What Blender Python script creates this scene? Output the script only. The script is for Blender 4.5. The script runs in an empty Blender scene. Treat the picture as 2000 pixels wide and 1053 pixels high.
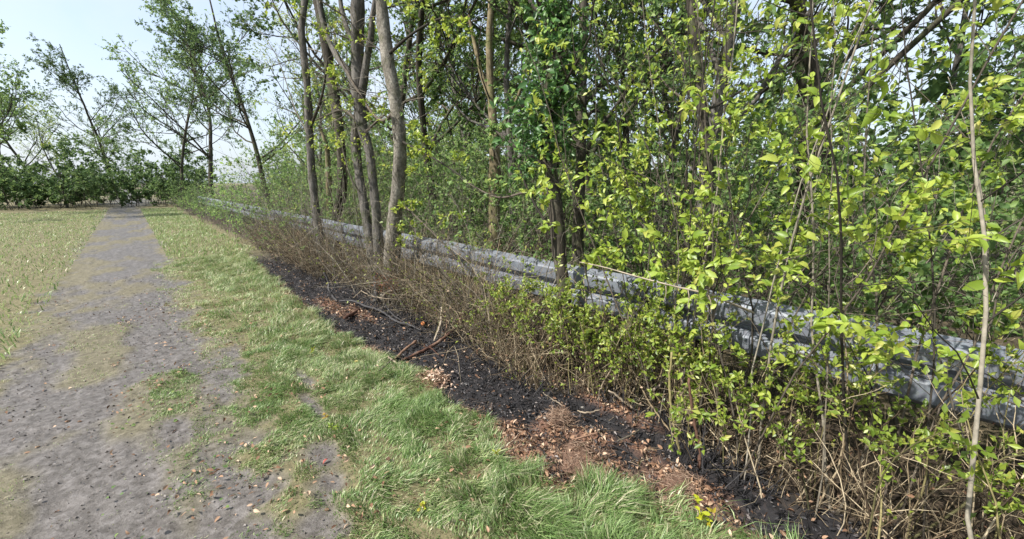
import bpy, math
import numpy as np
from mathutils import Vector, Matrix

rng = np.random.default_rng(11)
S = bpy.context.scene
COL = S.collection

# ------------------------------------------------------------------ camera, sky, sun, exposure
# World axes: +Y runs along the guard rail (away), +X crosses the verge towards the hedge.
F_PX, IW, IH, CAM_H = 795.0, 2000.0, 1053.0, 1.5
PITCH = math.atan((IH / 2 - 357.0) / F_PX)
YAW = math.atan((1000.0 - 246.0) / (F_PX / math.cos(PITCH)))
cam_data = bpy.data.cameras.new("camera")
cam = bpy.data.objects.new("camera", cam_data)
COL.objects.link(cam)
cam.location = (0, 0, CAM_H)
cam.rotation_euler = (math.pi / 2 - PITCH, 0, -YAW)
cam_data.sensor_fit = 'HORIZONTAL'
cam_data.sensor_width = 36.0
cam_data.lens = 36.0 * F_PX / IW
cam_data.clip_start = 0.05
cam_data.clip_end = 3000
S.camera = cam

SUN_EL, SUN_AZ = math.radians(47), math.radians(-74)      # azimuth measured from +Y towards +X
sun_to = Vector((math.sin(SUN_AZ) * math.cos(SUN_EL), math.cos(SUN_AZ) * math.cos(SUN_EL), math.sin(SUN_EL)))
world = bpy.data.worlds.new("World")
S.world = world
world.use_nodes = True
nt = world.node_tree
nt.nodes.clear()
wo = nt.nodes.new("ShaderNodeOutputWorld")
bg = nt.nodes.new("ShaderNodeBackground")
sky = nt.nodes.new("ShaderNodeTexSky")
sky.sky_type = 'NISHITA'
sky.sun_disc = False
sky.sun_elevation = SUN_EL
sky.sun_rotation = SUN_AZ
sky.air_density = 1.0
sky.dust_density = 2.5
sky.ozone_density = 1.0
bg.inputs[1].default_value = 0.15
# thin high cloud over the whole sky
tc = nt.nodes.new("ShaderNodeTexCoord")
cn = nt.nodes.new("ShaderNodeTexNoise")
cn.inputs["Scale"].default_value = 2.6
cn.inputs["Detail"].default_value = 7
cn.inputs["Roughness"].default_value = 0.6
cr = nt.nodes.new("ShaderNodeMapRange")
cr.inputs[1].default_value = 0.3
cr.inputs[2].default_value = 0.62
cr.inputs[3].default_value = 0.35
cr.inputs[4].default_value = 0.9
cm = nt.nodes.new("ShaderNodeMix")
cm.data_type = 'RGBA'
cm.inputs[7].default_value = (3.3, 3.7, 4.2, 1)
nt.links.new(tc.outputs["Generated"], cn.inputs["Vector"])
nt.links.new(cn.outputs[0], cr.inputs[0])
nt.links.new(cr.outputs[0], cm.inputs[0])
nt.links.new(sky.outputs[0], cm.inputs[6])
nt.links.new(cm.outputs[2], bg.inputs[0])
nt.links.new(bg.outputs[0], wo.inputs[0])

sun_data = bpy.data.lights.new("sun", 'SUN')
sun_data.energy = 5.0
sun_data.angle = math.radians(0.6)
sun_data.color = (1.0, 0.95, 0.86)
sun = bpy.data.objects.new("sun", sun_data)
COL.objects.link(sun)
sun.location = (-6, 2, 12)
sun.rotation_euler = sun_to.to_track_quat('Z', 'Y').to_euler()

S.view_settings.view_transform = 'Standard'
S.view_settings.look = 'None'
S.view_settings.gamma = 1.0
S.view_settings.exposure = 0.85
S.view_settings.use_curve_mapping = False
S.render.engine = 'CYCLES'
S.cycles.max_bounces = 5
S.cycles.diffuse_bounces = 3
S.cycles.transmission_bounces = 3
S.cycles.adaptive_threshold = 0.02
S.cycles.use_denoising = True

# ------------------------------------------------------------------ measuring helpers
CAM = np.array([0, 0, CAM_H])
FW = np.array([math.sin(YAW) * math.cos(PITCH), math.cos(YAW) * math.cos(PITCH), -math.sin(PITCH)])
RT = np.array([math.cos(YAW), -math.sin(YAW), 0.0])
UP = np.cross(RT, FW)


def ray(px, py):
    return FW + RT * (px - 1000) / F_PX - UP * (py - IH / 2) / F_PX


def on_t(px, py, t):
    """the point at lateral distance t (metres from the camera towards the hedge)"""
    d = ray(px, py)
    return CAM + d * (t / d[0])


def on_z(px, py, z=0.0):
    d = ray(px, py)
    return CAM + d * ((z - CAM_H) / d[2])


def at(px, py, depth):
    return CAM + ray(px, py) * depth


def depth_of(p):
    return float((np.asarray(p) - CAM) @ FW)


def nrm(v):
    return v / np.maximum(np.linalg.norm(v, axis=-1, keepdims=True), 1e-9)


def hash2(i, j, seed):
    h = (i.astype(np.int64) * 374761393 + j.astype(np.int64) * 668265263 + seed * 974634777) & 0x7fffffff
    h = ((h ^ (h >> 13)) * 1274126177) & 0x7fffffff
    return ((h ^ (h >> 16)) & 0xffff) / 65535.0


def vnoise(x, y, seed=0):
    x, y = np.asarray(x, float), np.asarray(y, float)
    i, j = np.floor(x), np.floor(y)
    fx, fy = x - i, y - j
    fx, fy = fx * fx * (3 - 2 * fx), fy * fy * (3 - 2 * fy)
    a, b = hash2(i, j, seed), hash2(i + 1, j, seed)
    c, d = hash2(i, j + 1, seed), hash2(i + 1, j + 1, seed)
    return (a * (1 - fx) + b * fx) * (1 - fy) + (c * (1 - fx) + d * fx) * fy


def fbm(x, y, seed=0, oct=4):
    r, a, tot = 0, 1.0, 0
    for k in range(oct):
        r = r + a * vnoise(x * 2 ** k, y * 2 ** k, seed + k)
        tot += a
        a *= 0.5
    return r / tot


def sstep(a, b, x):
    u = np.clip((x - a) / (b - a), 0, 1)
    return u * u * (3 - 2 * u)


# ------------------------------------------------------------------ mesh helpers
def origin_of(o):
    v = np.zeros(3)
    while o is not None:
        v = v + np.array(o.location)
        o = o.parent
    return v


class MB:
    """collects shapes and links them as ONE mesh object"""

    def __init__(self):
        self.v, self.r, self.f, self.n = [], [], [], 0

    def add(self, verts, faces, rnd=None):
        verts = np.asarray(verts, float).reshape(-1, 3)
        faces = np.asarray(faces, np.int64)
        if rnd is None:
            rnd = np.zeros(len(verts))
        self.v.append(verts)
        self.r.append(np.broadcast_to(np.asarray(rnd, float), (len(verts),)))
        self.f.append(faces + self.n)
        self.n += len(verts)
        return self

    def mesh(self, name, mat, off=(0, 0, 0), smooth=True):
        v = np.concatenate(self.v) - np.asarray(off)
        me = bpy.data.meshes.new(name)
        me.vertices.add(len(v))
        me.vertices.foreach_set("co", v.astype(np.float32).ravel())
        loops = np.concatenate([f.ravel() for f in self.f])
        tot = np.concatenate([np.full(len(f), f.shape[1]) for f in self.f])
        me.loops.add(len(loops))
        me.loops.foreach_set("vertex_index", loops.astype(np.int32))
        me.polygons.add(len(tot))
        me.polygons.foreach_set("loop_start", np.concatenate([[0], np.cumsum(tot)[:-1]]).astype(np.int32))
        a = me.attributes.new("rnd", 'FLOAT', 'POINT')
        a.data.foreach_set("value", np.concatenate(self.r).astype(np.float32))
        me.update(calc_edges=True)
        me.polygons.foreach_set("use_smooth", np.full(len(tot), bool(smooth)))
        if mat:
            me.materials.append(mat)
        return me

    def build(self, name, mat, parent=None, smooth=True, kind=None, label=None):
        off = origin_of(parent)
        o = bpy.data.objects.new(name, self.mesh(name, mat, off, smooth))
        COL.objects.link(o)
        if parent is not None:
            o.parent = parent
        if kind:
            o["kind"] = kind
        if label:
            o["label"] = label
        return o


def tag(o, label=None, cat=None, group=None, kind=None):
    if label:
        o["label"] = label
    if cat:
        o["category"] = cat
    if group:
        o["group"] = group
    if kind:
        o["kind"] = kind
    return o


def thing(name, loc, label, cat, group=None):
    o = bpy.data.objects.new(name, None)
    o.empty_display_size = 0.1
    COL.objects.link(o)
    o.location = [float(c) for c in loc]
    return tag(o, label, cat, group)


def copy_tree(o, parent=None):
    c = o.copy()
    COL.objects.link(c)
    c.parent = parent
    for ch in list(o.children):
        copy_tree(ch, c)
    return c


def smooth_path(pts, n):
    p = np.asarray(pts, float)
    if len(p) == 2:
        u = np.linspace(0, 1, n)[:, None]
        return p[0] * (1 - u) + p[1] * u
    q = np.vstack([2 * p[0] - p[1], p, 2 * p[-1] - p[-2]])
    seg = np.linalg.norm(np.diff(p[:, :3], axis=0), axis=1)
    cum = np.concatenate([[0], np.cumsum(seg)])
    s = np.linspace(0, cum[-1], n)
    k = np.clip(np.searchsorted(cum, s, side='right') - 1, 0, len(p) - 2)
    u = ((s - cum[k]) / np.maximum(seg[k], 1e-9))[:, None]
    a, b, c, d = q[k], q[k + 1], q[k + 2], q[k + 3]
    return 0.5 * (2 * b + (c - a) * u + (2 * a - 5 * b + 4 * c - d) * u * u + (3 * b - a - 3 * c + d) * u ** 3)


def tubes(mb, paths, radii, sides=5, rnd=None, rough=0.0, cap=False):
    P = np.asarray(paths, float)
    Rr = np.asarray(radii, float)
    N, K, _ = P.shape
    T = np.gradient(P, axis=1)
    T = nrm(T)
    mean = nrm(P[:, -1] - P[:, 0])
    ref = np.where(np.abs(mean[:, 2:3]) > 0.75, np.array([[1.0, 0.2, 0]]), np.array([[0, 0.1, 1.0]]))
    ref = nrm(ref - mean * np.sum(ref * mean, 1, keepdims=True))[:, None, :]
    Uv = nrm(ref - T * np.sum(ref * T, -1, keepdims=True))
    Vv = np.cross(T, Uv)
    th = np.arange(sides) * 2 * math.pi / sides
    rr = Rr[:, :, None]
    if rough:
        rr = rr * (1 + rough * rng.normal(size=(N, K, sides)))
    ring = P[:, :, None, :] + rr[..., None] * (Uv[:, :, None, :] * np.cos(th)[None, None, :, None] + Vv[:, :, None, :] * np.sin(th)[None, None, :, None])
    base = (np.arange(N) * K * sides)[:, None, None]
    k = np.arange(K - 1)[None, :, None]
    s = np.arange(sides)[None, None, :]
    s2 = (s + 1) % sides
    F = np.stack([base + k * sides + s, base + k * sides + s2, base + (k + 1) * sides + s2, base + (k + 1) * sides + s], -1).reshape(-1, 4)
    if rnd is None:
        rnd = rng.random(N)
    rv = np.repeat(np.broadcast_to(rnd, (N,)), K * sides)
    n0 = mb.n
    mb.add(ring.reshape(-1, 3), F, rv)
    if cap:
        for i in range(N):
            b0 = n0 + i * K * sides
            mb.f.append(np.array([[b0 + q for q in range(sides)][::-1]]))
            b1 = b0 + (K - 1) * sides
            mb.f.append(np.array([[b1 + q for q in range(sides)]]))
    return mb


def walk(start, d, length, K, wob, up=0.0):
    start = np.asarray(start, float)
    d = nrm(np.asarray(d, float))
    L = np.broadcast_to(np.asarray(length, float), (len(start),))
    pts = [start]
    for _ in range(K - 1):
        d = nrm(d + wob * rng.normal(size=d.shape) + np.array([0, 0, up]))
        pts.append(pts[-1] + d * (L / (K - 1))[:, None])
    return np.stack(pts, 1)


def sample(paths, u):
    N, K, _ = paths.shape
    x = np.clip(u, 0, 0.9999) * (K - 1)
    i = x.astype(int)
    f = (x - i)[..., None]
    n = np.arange(N)[:, None]
    p = paths[n, i] * (1 - f) + paths[n, i + 1] * f
    t = nrm(paths[n, i + 1] - paths[n, i])
    return p, t


def grow(paths, radii, n, fr=(0.25, 0.98), ang=(0.5, 1.1), lenf=0.5, K=6, wob=0.15, up=0.05, rfac=0.6, lmin=0.0):
    N, KK, _ = paths.shape
    u = rng.uniform(fr[0], fr[1], (N, n))
    p, t = sample(paths, u)
    r = np.take_along_axis(radii, np.minimum((u * (KK - 1)).astype(int), KK - 1), 1) * rfac
    L = np.linalg.norm(np.diff(paths, axis=1), axis=2).sum(1)[:, None] * lenf * (1.15 - 0.6 * u) * rng.uniform(0.6, 1.25, (N, n))
    L = np.maximum(L, lmin)
    side = nrm(np.cross(t, rng.normal(size=t.shape)))
    a = rng.uniform(ang[0], ang[1], (N, n))[..., None]
    d = t * np.cos(a) + side * np.sin(a)
    pp = walk(p.reshape(-1, 3), d.reshape(-1, 3), L.reshape(-1), K, wob, up)
    taper = np.linspace(1, 0.3, K)
    rr = np.maximum(r.reshape(-1, 1) * taper, 0.0006)
    return pp, rr


def leaf_template(kind):
    """flat template: along +y, width along x; z is the fold"""
    if kind == 'quad':
        v = [(0, 0, 0), (-.5, .45, .1), (0, 1, -.06), (.5, .45, .1)]
        f3 = [(0, 3, 2), (0, 2, 1)]
        return np.array(v), np.array(f3), None
    v = [(0, 0, 0), (-.42, .28, .10), (0, .30, 0), (.42, .28, .10), (-.40, .62, .07), (0, .64, -.03), (.40, .62, .07), (0, 1, -.14)]
    f3 = [(0, 2, 1), (0, 3, 2), (4, 5, 7), (5, 6, 7)]
    f4 = [(1, 2, 5, 4), (2, 3, 6, 5)]
    return np.array(v), np.array(f3), np.array(f4)


def leaves(mb, pos, d, n, length, width, kind='quad', rnd=None):
    pos = np.asarray(pos, float)
    N = len(pos)
    d = nrm(d)
    x = nrm(np.cross(d, n))
    z = np.cross(x, d)
    L = np.broadcast_to(np.asarray(length, float), (N,))[:, None, None]
    Wd = np.broadcast_to(np.asarray(width, float), (N,))[:, None, None]
    v, f3, f4 = leaf_template(kind)
    L2 = L * rng.uniform(.2, 2.4, (N, 1, 1)) if N > 1 else L
    V = pos[:, None] + x[:, None] * v[None, :, 0:1] * Wd + d[:, None] * v[None, :, 1:2] * L + z[:, None] * v[None, :, 2:3] * L2
    m = len(v)
    b = (np.arange(N) * m)[:, None, None]
    if rnd is None:
        rnd = rng.random(N)
    mb.add(V.reshape(-1, 3), (b + f3[None]).reshape(-1, 3), np.repeat(rnd, m))
    if f4 is not None:
        mb.f.append((b + f4[None]).reshape(-1, 4) + mb.n - N * m)
    return mb


def leaf_frames(paths, per, fr=(0.3, 1.0), spread=0.9, upn=0.9):
    N = len(paths)
    u = rng.uniform(fr[0], fr[1], (N, per))
    p, t = sample(paths, u)
    p, t = p.reshape(-1, 3), t.reshape(-1, 3)
    d = nrm(t * 0.6 + spread * rng.normal(size=p.shape) + np.array([0, 0, -0.15]))
    n = nrm(np.array([0, 0, upn]) + np.array([-0.35, 0, 0]) + 0.55 * rng.normal(size=p.shape))
    return p, d, n


# ------------------------------------------------------------------ materials
def new_mat(name):
    m = bpy.data.materials.new(name)
    m.use_nodes = True
    n = m.node_tree
    n.nodes.clear()
    out = n.nodes.new("ShaderNodeOutputMaterial")
    bs = n.nodes.new("ShaderNodeBsdfPrincipled")
    n.links.new(bs.outputs[0], out.inputs[0])
    return m, n, out, bs


def ramp(n, stops, interp='LINEAR'):
    r = n.nodes.new("ShaderNodeValToRGB")
    r.color_ramp.interpolation = interp
    e = r.color_ramp.elements
    while len(e) < len(stops):
        e.new(0.5)
    for k, (p, c) in enumerate(stops):
        e[k].position = p
        e[k].color = (*c, 1)
    return r


def rnd_node(n):
    """per-leaf random, shifted per object"""
    a = n.nodes.new("ShaderNodeAttribute")
    a.attribute_name = "rnd"
    oi = n.nodes.new("ShaderNodeObjectInfo")
    ad = n.nodes.new("ShaderNodeMath")
    ad.operation = 'ADD'
    fr = n.nodes.new("ShaderNodeMath")
    fr.operation = 'FRACT'
    n.links.new(a.outputs["Fac"], ad.inputs[0])
    n.links.new(oi.outputs["Random"], ad.inputs[1])
    n.links.new(ad.outputs[0], fr.inputs[0])
    return fr


def leaf_mat(name, stops, trans=0.35, rough=0.5, spec=0.4):
    m, n, out, bs = new_mat(name)
    fr = rnd_node(n)
    r = ramp(n, stops)
    n.links.new(fr.outputs[0], r.inputs[0])
    nz = n.nodes.new("ShaderNodeTexNoise")
    nz.inputs["Scale"].default_value = 35
    mx = n.nodes.new("ShaderNodeMix")
    mx.data_type = 'RGBA'
    mx.blend_type = 'MULTIPLY'
    mx.inputs[0].default_value = 0.35
    n.links.new(r.outputs[0], mx.inputs[6])
    n.links.new(nz.outputs[1], mx.inputs[7])
    gam = n.nodes.new("ShaderNodeMix")
    gam.data_type = 'RGBA'
    gam.inputs[0].default_value = 0.6
    n.links.new(mx.outputs[2], gam.inputs[6])
    n.links.new(r.outputs[0], gam.inputs[7])
    n.links.new(gam.outputs[2], bs.inputs["Base Color"])
    bs.inputs["Roughness"].default_value = rough
    bs.inputs["Specular IOR Level"].default_value = spec
    tr = n.nodes.new("ShaderNodeBsdfTranslucent")
    hs = n.nodes.new("ShaderNodeHueSaturation")
    hs.inputs["Hue"].default_value = 0.485
    hs.inputs["Value"].default_value = 1.15
    n.links.new(gam.outputs[2], hs.inputs["Color"])
    n.links.new(hs.outputs[0], tr.inputs[0])
    ms = n.nodes.new("ShaderNodeMixShader")
    ms.inputs[0].default_value = trans
    n.links.new(bs.outputs[0], ms.inputs[1])
    n.links.new(tr.outputs[0], ms.inputs[2])
    n.links.new(ms.outputs[0], out.inputs[0])
    return m


def bark_mat(name, c1, c2, c3, scale=14, stretch=0.25, bump=0.5, moss=None, mossamt=0.5):
    m, n, out, bs = new_mat(name)
    tcn = n.nodes.new("ShaderNodeTexCoord")
    mp = n.nodes.new("ShaderNodeMapping")
    mp.inputs["Scale"].default_value = (1, 1, stretch)
    n.links.new(tcn.outputs["Object"], mp.inputs[0])
    a = n.nodes.new("ShaderNodeTexNoise")
    a.inputs["Scale"].default_value = scale
    a.inputs["Detail"].default_value = 8
    a.inputs["Roughness"].default_value = 0.65
    n.links.new(mp.outputs[0], a.inputs["Vector"])
    r = ramp(n, [(0.25, c1), (0.5, c2), (0.75, c3)])
    n.links.new(a.outputs[0], r.inputs[0])
    b = n.nodes.new("ShaderNodeTexNoise")
    b.inputs["Scale"].default_value = scale * 5
    b.inputs["Detail"].default_value = 5
    n.links.new(mp.outputs[0], b.inputs["Vector"])
    mx = n.nodes.new("ShaderNodeMix")
    mx.data_type = 'RGBA'
    mx.blend_type = 'OVERLAY'
    mx.inputs[0].default_value = 0.7
    n.links.new(r.outputs[0], mx.inputs[6])
    n.links.new(b.outputs[0], mx.inputs[7])
    col = mx.outputs[2]
    if moss:
        c = n.nodes.new("ShaderNodeTexNoise")
        c.inputs["Scale"].default_value = 5
        c.inputs["Detail"].default_value = 6
        n.links.new(tcn.outputs["Object"], c.inputs["Vector"])
        rr = ramp(n, [(0.62 - 0.3 * mossamt, (0, 0, 0)), (0.78 - 0.3 * mossamt, (1, 1, 1))])
        n.links.new(c.outputs[0], rr.inputs[0])
        mm = n.nodes.new("ShaderNodeMix")
        mm.data_type = 'RGBA'
        mm.inputs[7].default_value = (*moss, 1)
        n.links.new(rr.outputs[0], mm.inputs[0])
        n.links.new(col, mm.inputs[6])
        col = mm.outputs[2]
    vo = n.nodes.new("ShaderNodeTexVoronoi")
    vo.feature = 'DISTANCE_TO_EDGE'
    vo.inputs["Scale"].default_value = scale * 3.2
    n.links.new(mp.outputs[0], vo.inputs["Vector"])
    vr = ramp(n, [(0.0, (.35, .35, .35)), (.12, (1, 1, 1))])
    n.links.new(vo.outputs[0], vr.inputs[0])
    vm = n.nodes.new("ShaderNodeMix")
    vm.data_type = 'RGBA'
    vm.blend_type = 'MULTIPLY'
    vm.inputs[0].default_value = .6
    n.links.new(col, vm.inputs[6])
    n.links.new(vr.outputs[0], vm.inputs[7])
    col = vm.outputs[2]
    n.links.new(col, bs.inputs["Base Color"])
    bs.inputs["Roughness"].default_value = 0.9
    bs.inputs["Specular IOR Level"].default_value = 0.2
    bp = n.nodes.new("ShaderNodeBump")
    bp.inputs["Strength"].default_value = bump
    bp.inputs["Distance"].default_value = 0.02
    n.links.new(a.outputs[0], bp.inputs["Height"])
    n.links.new(bp.outputs[0], bs.inputs["Normal"])
    return m


def ramp_mat(name, stops, rough=0.85, spec=0.2, noise=0, interp='LINEAR', trans=0):
    m, n, out, bs = new_mat(name)
    fr = rnd_node(n)
    r = ramp(n, stops, interp)
    n.links.new(fr.outputs[0], r.inputs[0])
    col = r.outputs[0]
    if noise:
        tcn = n.nodes.new("ShaderNodeTexCoord")
        a = n.nodes.new("ShaderNodeTexNoise")
        a.inputs["Scale"].default_value = noise
        a.inputs["Detail"].default_value = 5
        n.links.new(tcn.outputs["Object"], a.inputs["Vector"])
        mx = n.nodes.new("ShaderNodeMix")
        mx.data_type = 'RGBA'
        mx.blend_type = 'OVERLAY'
        mx.inputs[0].default_value = 0.75
        n.links.new(col, mx.inputs[6])
        n.links.new(a.outputs[0], mx.inputs[7])
        col = mx.outputs[2]
    n.links.new(col, bs.inputs["Base Color"])
    bs.inputs["Roughness"].default_value = rough
    bs.inputs["Specular IOR Level"].default_value = spec
    if trans:
        tr = n.nodes.new("ShaderNodeBsdfTranslucent")
        n.links.new(col, tr.inputs[0])
        ms = n.nodes.new("ShaderNodeMixShader")
        ms.inputs[0].default_value = trans
        n.links.new(bs.outputs[0], ms.inputs[1])
        n.links.new(tr.outputs[0], ms.inputs[2])
        n.links.new(ms.outputs[0], out.inputs[0])
    return m


M = {}
M['bark_grey'] = bark_mat('bark_grey', (.04, .037, .034), (.115, .107, .098), (.22, .207, .19), 13, .22, 1.0, (.06, .065, .035), .3)
M['bark_pale'] = bark_mat('bark_pale', (.065, .057, .047), (.185, .17, .145), (.34, .32, .28), 10, .6, .9, (.08, .08, .045), .36)
M['bark_dark'] = bark_mat('bark_dark', (.022, .019, .015), (.055, .048, .038), (.11, .10, .08), 10, .25, .7, (.06, .075, .03), .35)
M['bark_moss'] = bark_mat('bark_moss', (.09, .075, .045), (.17, .14, .085), (.26, .22, .14), 8, .3, .5, (.13, .14, .05), .35)
M['twig_grey'] = ramp_mat('twig_grey', [(0, (.05, .043, .034)), (.5, (.13, .115, .09)), (1, (.27, .245, .20))], noise=40)
M['twig_dark'] = ramp_mat('twig_dark', [(0, (.02, .018, .015)), (.6, (.055, .048, .038)), (1, (.12, .10, .08))], noise=40)
M['twig_brown'] = ramp_mat('twig_brown', [(0, (.025, .018, .013)), (.35, (.085, .062, .04)), (.7, (.21, .165, .105)), (1, (.46, .385, .27))], noise=30)
M['twig_olive'] = ramp_mat('twig_olive', [(0, (.05, .05, .025)), (.5, (.12, .11, .05)), (1, (.22, .19, .09))], noise=30)
M['twig_bone'] = ramp_mat('twig_bone', [(0, (.20, .16, .115)), (1, (.34, .29, .23))], noise=25)
M['stick_red'] = ramp_mat('stick_red', [(0, (.11, .06, .042)), (1, (.21, .13, .09))], noise=22)
M['char'] = ramp_mat('char', [(0, (.008, .008, .010)), (1, (.028, .026, .028))], rough=.65, spec=.5, noise=30)
M['half_char'] = bark_mat('half_char', (.012, .011, .012), (.10, .05, .035), (.34, .25, .19), 7, 1, .5)
M['leaf_spring'] = leaf_mat('leaf_spring', [(0, (.17, .27, .03)), (.5, (.29, .40, .055)), (.85, (.39, .48, .08)), (1, (.44, .45, .10))], .45, .42, .5)
M['leaf_privet'] = leaf_mat('leaf_privet', [(0, (.09, .15, .018)), (.45, (.20, .285, .04)), (.8, (.30, .38, .06)), (1, (.38, .38, .09))], .42, .4, .5)
M['leaf_ivy'] = leaf_mat('leaf_ivy', [(0, (.04, .105, .03)), (.5, (.075, .18, .05)), (.85, (.13, .27, .06)), (1, (.20, .34, .07))], .35, .42, .5)
M['leaf_wood'] = leaf_mat('leaf_wood', [(0, (.09, .165, .055)), (.5, (.16, .275, .09)), (.85, (.25, .375, .115)), (1, (.34, .44, .13))], .55, .5, .35)
M['leaf_deep'] = leaf_mat('leaf_deep', [(0, (.05, .10, .035)), (.6, (.10, .175, .06)), (1, (.17, .25, .085))], .42, .55, .3)
M['leaf_yellow'] = leaf_mat('leaf_yellow', [(0, (.32, .38, .02)), (.6, (.42, .45, .03)), (1, (.45, .36, .05))], .4, .45, .4)
M['leaf_amber'] = leaf_mat('leaf_amber', [(0, (.35, .15, .03)), (.6, (.42, .26, .06)), (1, (.30, .28, .05))], .35, .5, .4)
M['leaf_red'] = leaf_mat('leaf_red', [(0, (.26, .035, .02)), (1, (.32, .06, .03))], .2, .5, .4)
M['leaf_dead'] = ramp_mat('leaf_dead', [(0, (.075, .042, .028)), (.4, (.20, .115, .072)), (.75, (.37, .24, .16)), (1, (.55, .42, .31))], trans=.15)
M['leaf_bleached'] = ramp_mat('leaf_bleached', [(0, (.30, .19, .13)), (.6, (.46, .33, .25)), (1, (.58, .47, .38))], trans=.15)
M['leaf_scorched'] = ramp_mat('leaf_scorched', [(0, (.12, .045, .025)), (.6, (.24, .10, .055)), (1, (.34, .18, .10))], trans=.15)
M['litter_char'] = ramp_mat('litter_char', [(0, (.007, .007, .009)), (.5, (.022, .021, .025)), (.8, (.045, .038, .038)), (.95, (.10, .085, .082)), (1, (.24, .21, .20))], rough=.6, spec=.5)
M['grass'] = leaf_mat('grass', [(0, (.10, .18, .05)), (.45, (.225, .34, .12)), (.8, (.42, .50, .24)), (.9, (.46, .46, .28)), (1, (.62, .56, .41))], .3, .4, .5)
M['straw'] = ramp_mat('straw', [(0, (.12, .07, .05)), (.5, (.29, .19, .135)), (1, (.50, .38, .29))], trans=.2)
M['soil_brown'] = bark_mat('soil_brown', (.05, .03, .022), (.13, .08, .058), (.26, .175, .13), 30, 1, .8)
M['grit'] = ramp_mat('grit', [(0, (.07, .06, .052)), (.6, (.13, .115, .105)), (1, (.26, .24, .23))])
M['stone'] = bark_mat('stone', (.22, .20, .18), (.34, .32, .29), (.48, .46, .43), 18, 1, .4)
M['cut_wood'] = ramp_mat('cut_wood', [(0, (.42, .14, .05)), (1, (.48, .20, .08))], noise=60)


def ground_mat():
    m, n, out, bs = new_mat('ground_soil')
    tcn = n.nodes.new("ShaderNodeTexCoord")

    def noise(sc, det=6, ro=.6):
        a = n.nodes.new("ShaderNodeTexNoise")
        a.inputs["Scale"].default_value = sc
        a.inputs["Detail"].default_value = det
        a.inputs["Roughness"].default_value = ro
        n.links.new(tcn.outputs["Object"], a.inputs["Vector"])
        return a.outputs[0]

    def attr(nm):
        a = n.nodes.new("ShaderNodeAttribute")
        a.attribute_name = nm
        return a.outputs["Fac"]

    def mix(f, a, b):
        x = n.nodes.new("ShaderNodeMix")
        x.data_type = 'RGBA'
        n.links.new(f, x.inputs[0])
        n.links.new(a, x.inputs[6])
        n.links.new(b, x.inputs[7])
        return x.outputs[2]

    def rp(src, stops):
        r = ramp(n, stops)
        n.links.new(src, r.inputs[0])
        return r.outputs[0]

    fine, mid, big = noise(90, 6), noise(22, 8, .7), noise(3.5, 5)
    turf = rp(mid, [(.3, (.07, .06, .032)), (.55, (.14, .125, .065)), (.75, (.24, .19, .12))])
    mud = rp(mid, [(.28, (.04, .034, .029)), (.5, (.10, .09, .084)), (.72, (.19, .176, .172))])
    burn = rp(mid, [(.32, (.006, .006, .008)), (.55, (.016, .015, .017)), (.68, (.035, .026, .024)), (.8, (.06, .045, .04))])
    lit = rp(fine, [(.3, (.065, .033, .022)), (.5, (.19, .10, .066)), (.72, (.38, .235, .17))])
    wood = rp(mid, [(.3, (.018, .013, .009)), (.55, (.05, .036, .024)), (.75, (.11, .08, .05))])
    c = mix(attr("path"), turf, mud)
    c = mix(attr("hedge"), c, wood)
    c = mix(attr("burn"), c, burn)
    c = mix(attr("litter"), c, lit)
    n.links.new(c, bs.inputs["Base Color"])
    mr = n.nodes.new("ShaderNodeMapRange")
    mr.inputs[3].default_value = .88
    mr.inputs[4].default_value = .5
    n.links.new(attr("path"), mr.inputs[0])
    n.links.new(mr.outputs[0], bs.inputs["Roughness"])
    bs.inputs["Specular IOR Level"].default_value = .35
    bp = n.nodes.new("ShaderNodeBump")
    bp.inputs["Strength"].default_value = .9
    bp.inputs["Distance"].default_value = .012
    n.links.new(mid, bp.inputs["Height"])
    n.links.new(bp.outputs[0], bs.inputs["Normal"])
    return m


M['ground'] = ground_mat()


def steel_mat():
    m, n, out, bs = new_mat('galvanised_steel')
    tcn = n.nodes.new("ShaderNodeTexCoord")
    mp = n.nodes.new("ShaderNodeMapping")
    mp.inputs["Scale"].default_value = (1, 1, .35)
    n.links.new(tcn.outputs["Object"], mp.inputs[0])
    a = n.nodes.new("ShaderNodeTexNoise")
    a.inputs["Scale"].default_value = 9
    a.inputs["Detail"].default_value = 9
    a.inputs["Roughness"].default_value = .7
    n.links.new(mp.outputs[0], a.inputs["Vector"])
    r = ramp(n, [(.15, (.125, .136, .155)), (.42, (.15, .165, .194)), (.62, (.16, .177, .21)), (.85, (.178, .197, .233))])
    n.links.new(a.outputs[0], r.inputs[0])
    v = n.nodes.new("ShaderNodeTexVoronoi")
    v.inputs["Scale"].default_value = 70
    n.links.new(tcn.outputs["Object"], v.inputs["Vector"])
    mx = n.nodes.new("ShaderNodeMix")
    mx.data_type = 'RGBA'
    mx.blend_type = 'OVERLAY'
    mx.inputs[0].default_value = .04
    n.links.new(r.outputs[0], mx.inputs[6])
    n.links.new(v.outputs["Color"], mx.inputs[7])
    # green algae film and dirt
    g = n.nodes.new("ShaderNodeTexNoise")
    g.inputs["Scale"].default_value = 3.2
    g.inputs["Detail"].default_value = 8
    n.links.new(tcn.outputs["Object"], g.inputs["Vector"])
    gr = ramp(n, [(.6, (0, 0, 0)), (.85, (.35, .35, .35))])
    n.links.new(g.outputs[0], gr.inputs[0])
    m2 = n.nodes.new("ShaderNodeMix")
    m2.data_type = 'RGBA'
    m2.inputs[7].default_value = (.06, .07, .045, 1)
    n.links.new(gr.outputs[0], m2.inputs[0])
    n.links.new(mx.outputs[2], m2.inputs[6])
    n.links.new(m2.outputs[2], bs.inputs["Base Color"])
    bs.inputs["Metallic"].default_value = .25
    bs.inputs["Roughness"].default_value = .55
    return m


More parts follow.
